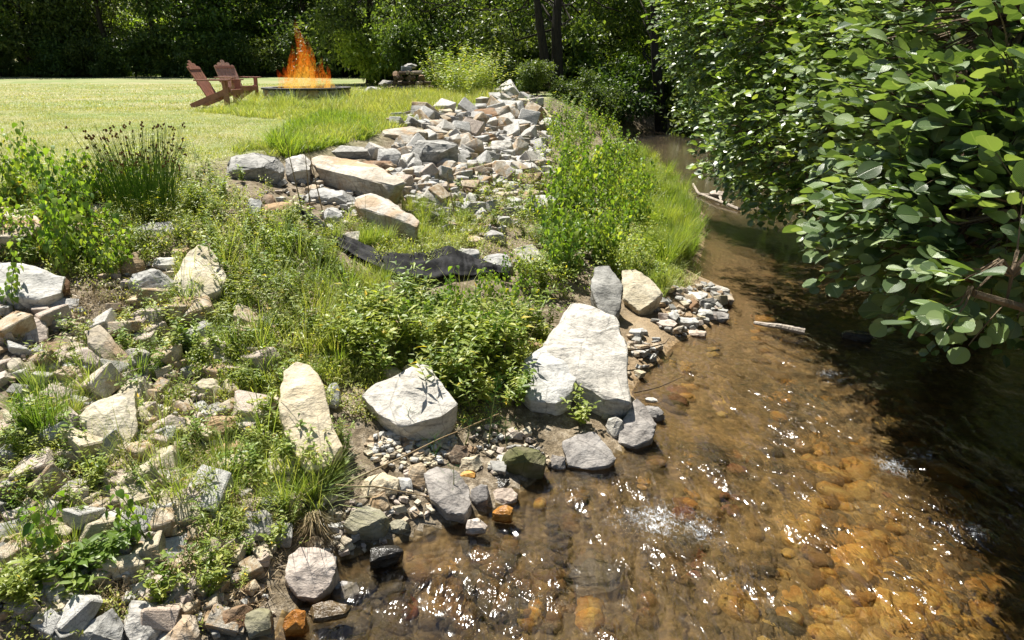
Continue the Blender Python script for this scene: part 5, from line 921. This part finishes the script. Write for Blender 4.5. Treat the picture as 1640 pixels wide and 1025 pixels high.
def alder(name, root, bl, seed, nspr, L, nl, sl, T, mat, label, near=0, dirb=(-.75, -.45, .1), twigs=True, shell=.62):
    r = rs(seed); o = ob(name, None, loc=tuple(root)); tag(o, label, 'alder'); o.empty_display_size = .2; root = np.array(root); a = Acc()
    B = np.array(bl); wgt = B[:, 3] ** 2; bi = r.choice(len(B), nspr, p=wgt / wgt.sum()); dv = unit(rvec(r, nspr) + np.array(dirb) * .35); rad = B[bi, 3] * (shell + (1 - shell) * r.uniform(0, 1, nspr)); C = B[bi, :3] + dv * rad[:, None]
    out = dv * .7 + np.array(dirb) * .7; P, D, N, tw = sprays(C, out, r, nl, sl, L); LL = L * r.uniform(.42, 1.25, len(P)); cu = r.uniform(-.15, .5, len(P))
    hub = root + np.array([0, 0, .2])
    for k, b in enumerate(bl):
        (V, F), PP = limb(hub, np.array(b[:3]), .05 if near else .06, .012, seed + k, .08, 8, 6); a.add(V - root, F)
    if twigs:
        cb = B[bi, :3]
        for k in range(0, nspr, 1 if near else 3): t_ = tw[k]; a.add(*[x if i else x - root for i, x in enumerate(tube(t_, np.linspace(.0035, .0015, 5), 3, False))]); a.add(*[x if i else x - root for i, x in enumerate(tube([cb[k], (cb[k] + t_[0]) / 2 + (0, 0, .04), t_[0]], [.009, .006, .0035], 4, False))])
    ob('branches', a.mesh('alder_branches', M['twig']), parent=o)
    m_ = np.zeros(len(P), bool)
    if near:
        dp = (P - C0) @ FWD; px_ = 820 + FPX * P[:, 0] / dp; py_ = 512.5 - FPX * ((P - C0) @ np.array([0, math.sin(PITCH), math.cos(PITCH)])) / dp; okk = (px_ > 1100) & (px_ < 1650) & (py_ > -20) & (dp > .5)
        idx = np.where(okk)[0]; idx = idx[np.argsort(-(LL[idx] / dp[idx]))][:near]; m_[idx] = True
        TV, TF = T_ALDER; LM = [mesh_np('leaf', (TV * [1, .78, .78] - np.outer(TV[:, 0] ** 2, [0, 0, c_])) , TF, M['alder'], TV[:, :2] + [0, .5], True) for c_ in (-.12, .1, .34)]
        for q in idx:
            d = unit(D[q]); s_ = unit(np.cross(N[q], d)); n_ = np.cross(d, s_); mt = Matrix([[d[0], s_[0], n_[0], P[q, 0] - root[0]], [d[1], s_[1], n_[1], P[q, 1] - root[1]], [d[2], s_[2], n_[2], P[q, 2] - root[2]], [0, 0, 0, 1]]) @ Matrix.Diagonal((LL[q],) * 3 + (1,))
            x = ob('leaf', LM[q % 3], parent=o); x.matrix_local = mt
    k = ~m_; A = leaves(P[k] - root, D[k], N[k], LL[k], LL[k] * .8, T, cu[k]); f = ob('foliage', mesh_np('alder_foliage', A[0], A[1], M[mat], A[2], near > 0), parent=o, kind='stuff'); return o
nb_ = blobs_px([(1650, 40, 3.3, .62), (1560, 110, 4.4, .7), (1480, 60, 5.3, .75), (1430, 170, 5.3, .6), (1520, 230, 3.6, .5), (1620, 230, 3.0, .5), (1600, 310, 2.9, .38), (1500, 355, 3.0, .36), (1440, 335, 3.0, .22), (1640, 370, 2.6, .24), (1540, 390, 2.8, .22), (1620, 440, 2.25, .12), (1560, 470, 2.2, .06), (1490, 410, 2.7, .09), (1650, 300, 3.7, .55), (1560, 300, 4.6, .6)])
alder('near_alder', (5.3, 4.2, float(height([[5.3, 4.2]])[0])), nb_, 50, 1800, .08, 7, .17, T_ALDER, 'alder', 'nearest alder with big rounded glossy leaves hanging over the stream at the right', 298)
mb_ = blobs_px([(1300, 50, 8, 1.), (1260, 170, 8, .75), (1215, 215, 8.8, .55), (1330, 240, 7.2, .65), (1400, 130, 6.5, .9), (1290, 295, 7.6, .42), (1240, 270, 8.4, .42), (1360, 300, 6.6, .4), (1480, 200, 6, 1.), (1430, 300, 5.6, .5), (1600, 330, 5.4, 1.), (1340, -60, 8, 1.4), (1500, 370, 5.4, .4), (1660, 400, 5., .5), (1600, 100, 6, 1.4), (1480, -80, 6.5, 1.4), (1180, 250, 9.4, .4)])
mb_ += [(3.4, 7.4, 4.7, 1.0), (4.4, 8.6, 4.6, 1.3), (3.6, 9.6, 4.9, 1.1), (4.6, 11, 4.8, 1.5), (3.1, 11.6, 4.9, .9), (5.6, 7.2, 4.6, 1.5), (3.3, 13.0, 5., 1.), (4.8, 13.4, 5, 1.5), (5.8, 10, 5.4, 1.6)]
nb_hi = [(3.0, 6.0, 4.6, .7), (4.0, 6.0, 4.6, 1.0), (5.2, 6.4, 4.4, 1.0)]
alder('middle_alder', (6.2, 9.0, float(height([[6.2, 9.0]])[0])), mb_ + nb_hi, 51, 6500, .095, 7, .22, T_OVAL, 'alderfar', 'middle alder whose foliage brushes the water beyond the nearest one')
fb_ = blobs_px([(1160, 60, 12, .9), (1210, 20, 11.5, 1.2), (1130, 90, 12.5, .55), (1190, 150, 12.5, .7), (1200, 210, 12, .6), (1290, 110, 11, 1.3), (1170, -40, 12, 1.2), (1300, -60, 12, 1.8), (1240, 260, 11, .7), (1190, 240, 11.6, .35), (1300, 220, 11, 1.2), (1400, 100, 12, 1.8), (1240, 300, 10.6, .3)])
alder('far_alder', (7.4, 13.5, float(height([[7.4, 13.5]])[0])), fb_, 52, 2600, .105, 7, .26, T_DIA, 'alderfar', 'farthest alder with yellow-green upper sprays reaching over the stream')
gb_ = blobs_px([(1190, 120, 19, 1.4), (1150, 190, 20, .9), (1230, 200, 17, 1.4), (1160, 150, 21, 1.2), (1140, 60, 20, 1.2), (1220, 20, 18, 2.), (1130, -30, 19, 1.5), (1250, 110, 18, 1.8)])
alder('shaded_alder', (8.6, 19, float(height([[8.6, 19]])[0])), gb_, 53, 1500, .14, 6, .35, T_DIA, 'alderfar', 'shaded alder in the dark behind the farthest lit one', twigs=False)
#==THINGS==
def bxm(a, sx, sy, sz, mt=None, mi=0, bev=.0):
    V = np.array([(x, y, z) for x in (-.5, .5) for y in (-.5, .5) for z in (-.5, .5)]) * [sx, sy, sz]; F = np.array([(0, 1, 3), (0, 3, 2), (4, 6, 7), (4, 7, 5), (0, 4, 5), (0, 5, 1), (2, 3, 7), (2, 7, 6), (0, 2, 6), (0, 6, 4), (1, 5, 7), (1, 7, 3)])
    if mt is not None: V = V @ np.array(mt.to_3x3()).T + np.array(mt.translation)
    a.add(V, F, None, mi)
def part(nm, parent, mat, *boxes):
    a = Acc(); [bxm(a, *b) for b in boxes]; me = a.mesh(nm, mat); o = ob(nm, me, parent=parent); md = o.modifiers.new('bevel', 'BEVEL'); md.width = .006; md.segments = 2; return o
def TM(x, y, z, ry=0, rx=0, rz=0): return Matrix.Translation((x, y, z)) @ Matrix.Rotation(rz, 4, 'Z') @ Matrix.Rotation(ry, 4, 'Y') @ Matrix.Rotation(rx, 4, 'X')
def slat(nm, parent, mat, w_, L_, th, m, rnd=True):
    """board with a rounded top end, length along local z"""
    pts = [(-w_ / 2, 0), (w_ / 2, 0)] + [(math.cos(a) * w_ / 2, L_ - w_ * .35 + math.sin(a) * w_ * .35) for a in np.linspace(0, math.pi, 7)]
    n = len(pts); V = np.array([(d, y, z) for d in (-th / 2, th / 2) for y, z in pts]); F = [(0, k + 1, k) for k in range(1, n - 1)] + [(n, n + k, n + k + 1) for k in range(1, n - 1)] + [f for k in range(n) for f in ((k, (k + 1) % n, (k + 1) % n + n), (k, (k + 1) % n + n, k + n))]
    V = V @ np.array(m.to_3x3()).T + np.array(m.translation); return ob(nm, mesh_np(nm, V, np.array(F), mat), parent=parent)
def deck_chair(loc, rz, label, mback):
    o = ob('adirondack_chair', None, loc=loc, rz=rz); tag(o, label, 'garden chair', 'wooden chairs by the fire pit'); rec = R(-30); mt = M['chair']
    for k in range(5):
        y = (k - 2) * .112; L_ = .92 - abs(k - 2) * .07; slat('back_slat', o, mback, .102, L_, .022, TM(-.12, y, .20, rec))
    part('back_rail', o, mt, (.03, .6, .07, TM(-.3, 0, .5, rec))); part('back_rail', o, mt, (.03, .52, .06, TM(-.47, 0, .83, rec)))
    for k in range(6): x = .4 - k * .1; part('seat_slat', o, mt, (.085, .56, .022, TM(x, 0, .37 - k * .034, R(-18))))
    part('front_rail', o, mt, (.025, .58, .11, TM(.45, 0, .33)))
    for s in (-1, 1):
        part('arm', o, mt, (.78, .13, .026, TM(.06, s * .36, .585))); part('front_leg', o, mt, (.13, .03, .575, TM(.33, s * .315, .285)))
        part('rear_leg', o, mt, (1.02, .03, .12, TM(-.05, s * .28, .21, R(-21)))); part('arm_bracket', o, mt, (.05, .03, .14, TM(.33, s * .345, .5)))
    o.scale = (1.13,) * 3; return o
gz = lambda x, y: float(height([[x, y]])[0])
q = ground([(352, 171)])[0]; deck_chair((q[0] + .0, q[1], q[2] - .01), R(-4), 'reddish brown slatted chair seen from its side, nearest the camera beside the fire pit', M['chair'])
q = ground([(388, 163)])[0]; deck_chair((q[0] - .12, q[1] + .1, q[2]), R(-38), 'second slatted chair, its paler back showing, behind the side-on one', M['chairpale'])
# fire pit
g0 = ground([(479, 169)])[0]; Rp = 1.12; o = ob('fire_pit', None, loc=(g0[0], g0[1] + .9, gz(g0[0], g0[1] + .9))); tag(o, 'round stone-block fire pit with a dark steel rim in the long grass', 'fire pit')
r = rs(60); BMs = []
for k in range(5):
    V = np.array([(x, y, z) for x in (-.5, .5) for y in (-.5, .5) for z in (-.5, .5)]) * [.27, .2, .185]; bm = bmesh.new(); [bm.verts.new(p + r.uniform(-.012, .012, 3)) for p in V]; bmesh.ops.convex_hull(bm, input=bm.verts); bmesh.ops.bevel(bm, geom=bm.edges[:], offset=.015, segments=1, affect='EDGES'); bmesh.ops.triangulate(bm, faces=bm.faces[:]); me = bpy.data.meshes.new('block'); bm.to_mesh(me); bm.free(); me.materials.append(ROCK[['grey', 'granite', 'tan', 'grey', 'bgrey'][k]]); BMs.append(me)
for row in range(2):
    for k in range(24):
        a = (k + .5 * row) * 2 * math.pi / 24; x = ob('block', BMs[r.randint(5)], parent=o, loc=(Rp * .93 * math.cos(a), Rp * .93 * math.sin(a), .09 + .19 * row)); x.rotation_euler = (0, 0, a + math.pi / 2)
a = Acc(); n = 40; prof = [(Rp * .82, .38), (Rp * 1.06, .38), (Rp * 1.06, .425), (Rp * .82, .425)]; V = np.array([(p * math.cos(t), p * math.sin(t), z) for t in np.arange(n) * 2 * math.pi / n for p, z in prof]); F = []
for i in range(n):
    for j in range(4): p, q_ = i * 4 + j, i * 4 + (j + 1) % 4; p2, q2 = ((i + 1) % n) * 4 + j, ((i + 1) % n) * 4 + (j + 1) % 4; F += [(p, p2, q2), (p, q2, q_)]
a.add(V, np.array(F)); ob('rim', a.mesh('rim', M['steel']), parent=o)
for k in range(9):
    t = k * .7; x = Acc(); x.add(*tube([(math.cos(t) * .7, math.sin(t) * .7, .16), (-math.cos(t + .4) * .1, -math.sin(t + .4) * .1, .36)], [.06, .05], 8)); tag(ob('firewood_log', x.mesh('log', M['char']), loc=tuple(o.location)), 'charred log burning inside the round fire pit', 'log', 'charred logs in the fire pit')
def flame_mat():
    b = NB('flame'); tc = b.new('ShaderNodeTexCoord').outputs['Generated']; sx = b.new('ShaderNodeSeparateXYZ'); b.lk(tc, sx.inputs[0]); P = b.objc(); n = b.noise(b.mapping(P, (3, 3, 1.2)), 2.6, 4, .6, 1.2)
    hgt = b.math('ADD', sx.outputs[2], b.math('MULTIPLY', b.math('SUBTRACT', n, .5), .5)); c = b.ramp(hgt, [(0., (1., .62, .16)), (.22, (1., .5, .05)), (.5, (1., .24, .015)), (.8, (.7, .09, .01)), (1., (.3, .03, .01))])
    em = b.new('ShaderNodeEmission'); b.lk(c, em.inputs[0]); em.inputs[1].default_value = .62; tr = b.new('ShaderNodeBsdfTransparent'); lw = b.new('ShaderNodeLayerWeight'); lw.inputs[0].default_value = .35
    fa = b.math('SUBTRACT', 1., b.math('POWER', lw.outputs['Facing'], 1.6), True); n2 = b.ramp(b.noise(b.mapping(P, (6, 6, 2.2)), 4.2, 6, .65, 1.5), [(.44, .0), (.7, .75)]); al = b.math('MULTIPLY', fa, b.math('MULTIPLY', n2, b.ramp(sx.outputs[2], [(.0, .5), (.3, .75), (.65, .5), (1., .06)])), True)
    return b.surf(b.mixs(al, tr.outputs[0], em.outputs[0]))
FM_ = flame_mat(); FL = ob('campfire', None, loc=tuple(o.location)); FL.location.z += .3; tag(FL, 'tall orange and yellow flames leaping from the round fire pit', 'fire'); D_ = (np.array(FL.location) - C0) @ FWD; sc_ = D_ / FPX
for i, (bx_, tx, top_, wd) in enumerate([(478, 481, 40, 40), (462, 468, 92, 30), (470, 464, 74, 26), (488, 489, 62, 30), (500, 497, 98, 24), (512, 508, 92, 22), (520, 515, 104, 18), (445, 440, 112, 22), (453, 450, 106, 18), (494, 502, 104, 20), (484, 478, 58, 24), (506, 512, 110, 18), (458, 462, 104, 22), (515, 521, 118, 14), (472, 476, 66, 22)]):
    r = rs(1000 + i); h = (146 - top_) * sc_ * 1.03; t = np.linspace(0, 1, 12); y0 = r.uniform(-.35, .35); x0 = (bx_ - 483) * sc_; x1 = (tx - 483) * sc_
    pts = np.stack([x0 + (x1 - x0) * t + .07 * h * np.sin(t * 5 + i * 1.7) * t, y0 * (1 - t * .5) + .05 * np.cos(t * 4 + i), h * t], 1); wdt = wd * sc_ * .42 * (np.clip(t * 6 + .55, 0, 1)) * (1 - t) ** .75 * (1 + .18 * np.sin(t * 9 + i)); V, F = tube(pts, wdt + .002, 12); V[:, 1] = y0 + (V[:, 1] - y0) * .6; ob('flame_tongue', mesh_np('flame_tongue', V, F, FM_, None, True), parent=FL)
# pile of stones and split logs with a grey block on top
q = ground([(652, 150)])[0]; G = np.array([q[0], q[1], gz(q[0], q[1])]); D_ = (G - C0) @ FWD; s_ = D_ / FPX; r = rs(70)
for i in range(46):
    u = i / 46; lv = int(r.choice(4, p=[.4, .3, .2, .1])); x = r.uniform(-1, 1) * (32 - lv * 6) * s_ + 4 * s_; z = .2 + lv * .17; y = r.uniform(-.45, .1) + lv * .05; ln = r.uniform(.3, .5); ax = r.uniform(-.35, .35) + (math.pi / 2 if r.uniform() > .45 else 0)
    a = Acc(); p = np.array([math.cos(ax), math.sin(ax), r.uniform(-.1, .1)]) * ln / 2; rr = r.uniform(.05, .085); V, F = tube([-p, -p * .3, p * .4, p], [rr, rr * 1.05, rr, rr * .95], 7); a.add(V, F); o = ob('split_log', a.mesh('split_log', M['logend'] if i % 3 == 0 else M['log']), loc=(G[0] + x, G[1] + y, G[2] + z)); tag(o, 'weathered split log in the small stack right of the fire pit', 'log', 'logs in the stack right of the fire pit')
def top_box(px_, py_, w_px, h_px, nm, lab, mat, dd=0, cat='block'):
    q = at_d([(px_, py_)], D_ + dd)[0]; a = Acc(); bxm(a, w_px * s_, .28, h_px * s_, TM(0, 0, 0, .06, 0, .2)); o = ob(nm, a.mesh(nm, mat), loc=tuple(q)); md = o.modifiers.new('bevel', 'BEVEL'); md.width = .02; md.segments = 2; tag(o, lab, cat)
top_box(651, 113, 16, 12, 'grey_block', 'blue-grey square block sitting on top of the log stack', M['box'], -.3)
for i, (x0, y0, x1, y1, kd, lab) in enumerate([(584, 138, 616, 150, 'bgrey', 'flat pale stone slab lying left of the log stack'), (604, 128, 632, 138, 'grey', 'sloping stone slab leaning on the log stack'), (646, 102, 668, 110, 'grey', 'light stone crowning the back of the log stack'), (668, 118, 682, 134, 'brown', 'brown stone at the right end of the log stack'), (628, 114, 640, 124, 'brown', 'brown stone on the left shoulder of the log stack')]):
    cx, cy = (x0 + x1) / 2, (y0 + y1) / 2; q = at_d([(cx, cy)], D_ + (.35 if i == 2 else .05))[0]; r = rs(80 + i); p = rvec(r, 16) * np.array([(x1 - x0) * s_ / 2, .3, (y1 - y0) * s_ / 2]) * 1.05; V, F = rough_rock(p, 900 + i, .12, .04); tag(ob('pile_stone', rock_mesh('pile_stone', V, F, ROCK[kd]), loc=tuple(q)), lab, 'stone')
# black landscape fabric
TOP = np.array([(476, 338), (505, 356), (530, 377), (570, 393), (610, 410), (660, 417), (695, 411), (722, 405), (745, 412), (768, 424), (790, 432), (815, 441)], float); BOT = np.array([(474, 346), (503, 364), (530, 391), (560, 411), (600, 436), (650, 454), (695, 458), (725, 450), (748, 448), (770, 444), (792, 446), (817, 450)], float)
u = np.linspace(0, 11, 150); ti = np.stack([np.interp(u, range(12), TOP[:, k]) for k in (0, 1)], 1); bi_ = np.stack([np.interp(u, range(12), BOT[:, k]) for k in (0, 1)], 1); nr = 14; P = []
for j in range(nr):
    f = j / (nr - 1); g = ground(ti * (1 - f) + bi_ * f); fold = .03 * math.sin(f * math.pi) + .02 * np.sin(f * 14 + fbm(np.column_stack([u * .5, u * 0]), 2, 3) * 5) + .02 * fbm(np.column_stack([u * 2.5, u * 0 + f * 3]), 3, 6) + .035 * np.exp(-((u - 7.2) / .8) ** 2) * (1 - f); P.append(g + np.stack([0 * u, 0 * u, fold + .045], 1))
P = np.array(P); V = P.reshape(-1, 3); F = []
for j in range(nr - 1):
    for i in range(149): a0 = j * 150 + i; F += [(a0, a0 + 150, a0 + 151), (a0, a0 + 151, a0 + 1)]
o = ob('landscape_fabric', mesh_np('landscape_fabric', V, np.array(F), M['fabric'], None, True)); sm = o.modifiers.new('thickness', 'SOLIDIFY'); sm.thickness = .004; tag(o, 'crumpled strip of black landscape fabric exposed across the bank', 'fabric')
# driftwood and sticks
def stick(name, pts, r0, r1, mat, label, cat, branches=(), wob=.01):
    pts = np.array(pts, float); t = np.linspace(0, len(pts) - 1, 5 * len(pts)); P = np.stack([np.interp(t, range(len(pts)), pts[:, k]) for k in range(3)], 1); c_ = P[0].copy(); P = P + np.stack([fbm(np.column_stack([t * 1.7, t * 0 + k * 5]), 2, 4) for k in range(3)], 1) * wob; a = Acc(); a.add(*tube(P - c_, np.linspace(r0, r1, len(P)), 7))
    for bp in branches: bp = np.array(bp); a.add(*tube(bp - c_, np.linspace(r1 * 1.2, r1 * .5, len(bp)), 5))
    tag(ob(name, a.mesh(name, mat), loc=tuple(c_)), label, cat)
def wz_(L_, z): return [tuple(at_z([(x, y)], z + dz)[0]) for x, y, dz in L_]
stick('driftwood', wz_([(1110, 294, .16), (1119, 310, .03), (1150, 322, .05), (1184, 335, .03)], 0), .022, .03, M['drift'], 'bleached forked driftwood branch lying midstream', 'driftwood', [wz_([(1119, 311, .04), (1140, 312, .06), (1156, 311, .08)], 0), wz_([(1152, 311, .06), (1156, 324, .04)], 0)])
stick('driftwood', wz_([(1208, 516, .03), (1245, 523, .05), (1290, 532, .04)], 0), .018, .034, M['drift'], 'short pale driftwood log in the shallows right of the gravel spit', 'driftwood')
stick('bare_twig', wz_([(985, 560, .25), (1030, 560, .16), (1064, 552, .1), (1072, 541, .1)], 0), .009, .004, M['twig'], 'bare grey twig lying from the largest boulder toward the stream', 'twig', [wz_([(1030, 560, .16), (1045, 566, .12), (1055, 575, .08)], 0)])
stick('bare_twig', wz_([(1015, 628, .02), (1060, 620, .015), (1094, 605, .015)], 0), .006, .003, M['twig'], 'dark thin twig lying on the wet sand', 'twig')
g = ground([(560, 800), (700, 735), (800, 690)]) + (0, 0, .12); stick('bare_twig', g, .006, .003, M['dry'], 'long pale dry stem slanting across the shore below the flat-topped boulder', 'twig')
g = ground([(540, 800), (600, 805), (690, 822)]) + (0, 0, .1); stick('bare_twig', g, .007, .003, M['dry'], 'pale twig lying level over the shore stones', 'twig')
g = ground([(175, 628), (215, 620), (265, 602)]) + (0, 0, .1); stick('bare_twig', g, .004, .002, M['drift'], 'thin white stem behind the layered cream boulder', 'twig')
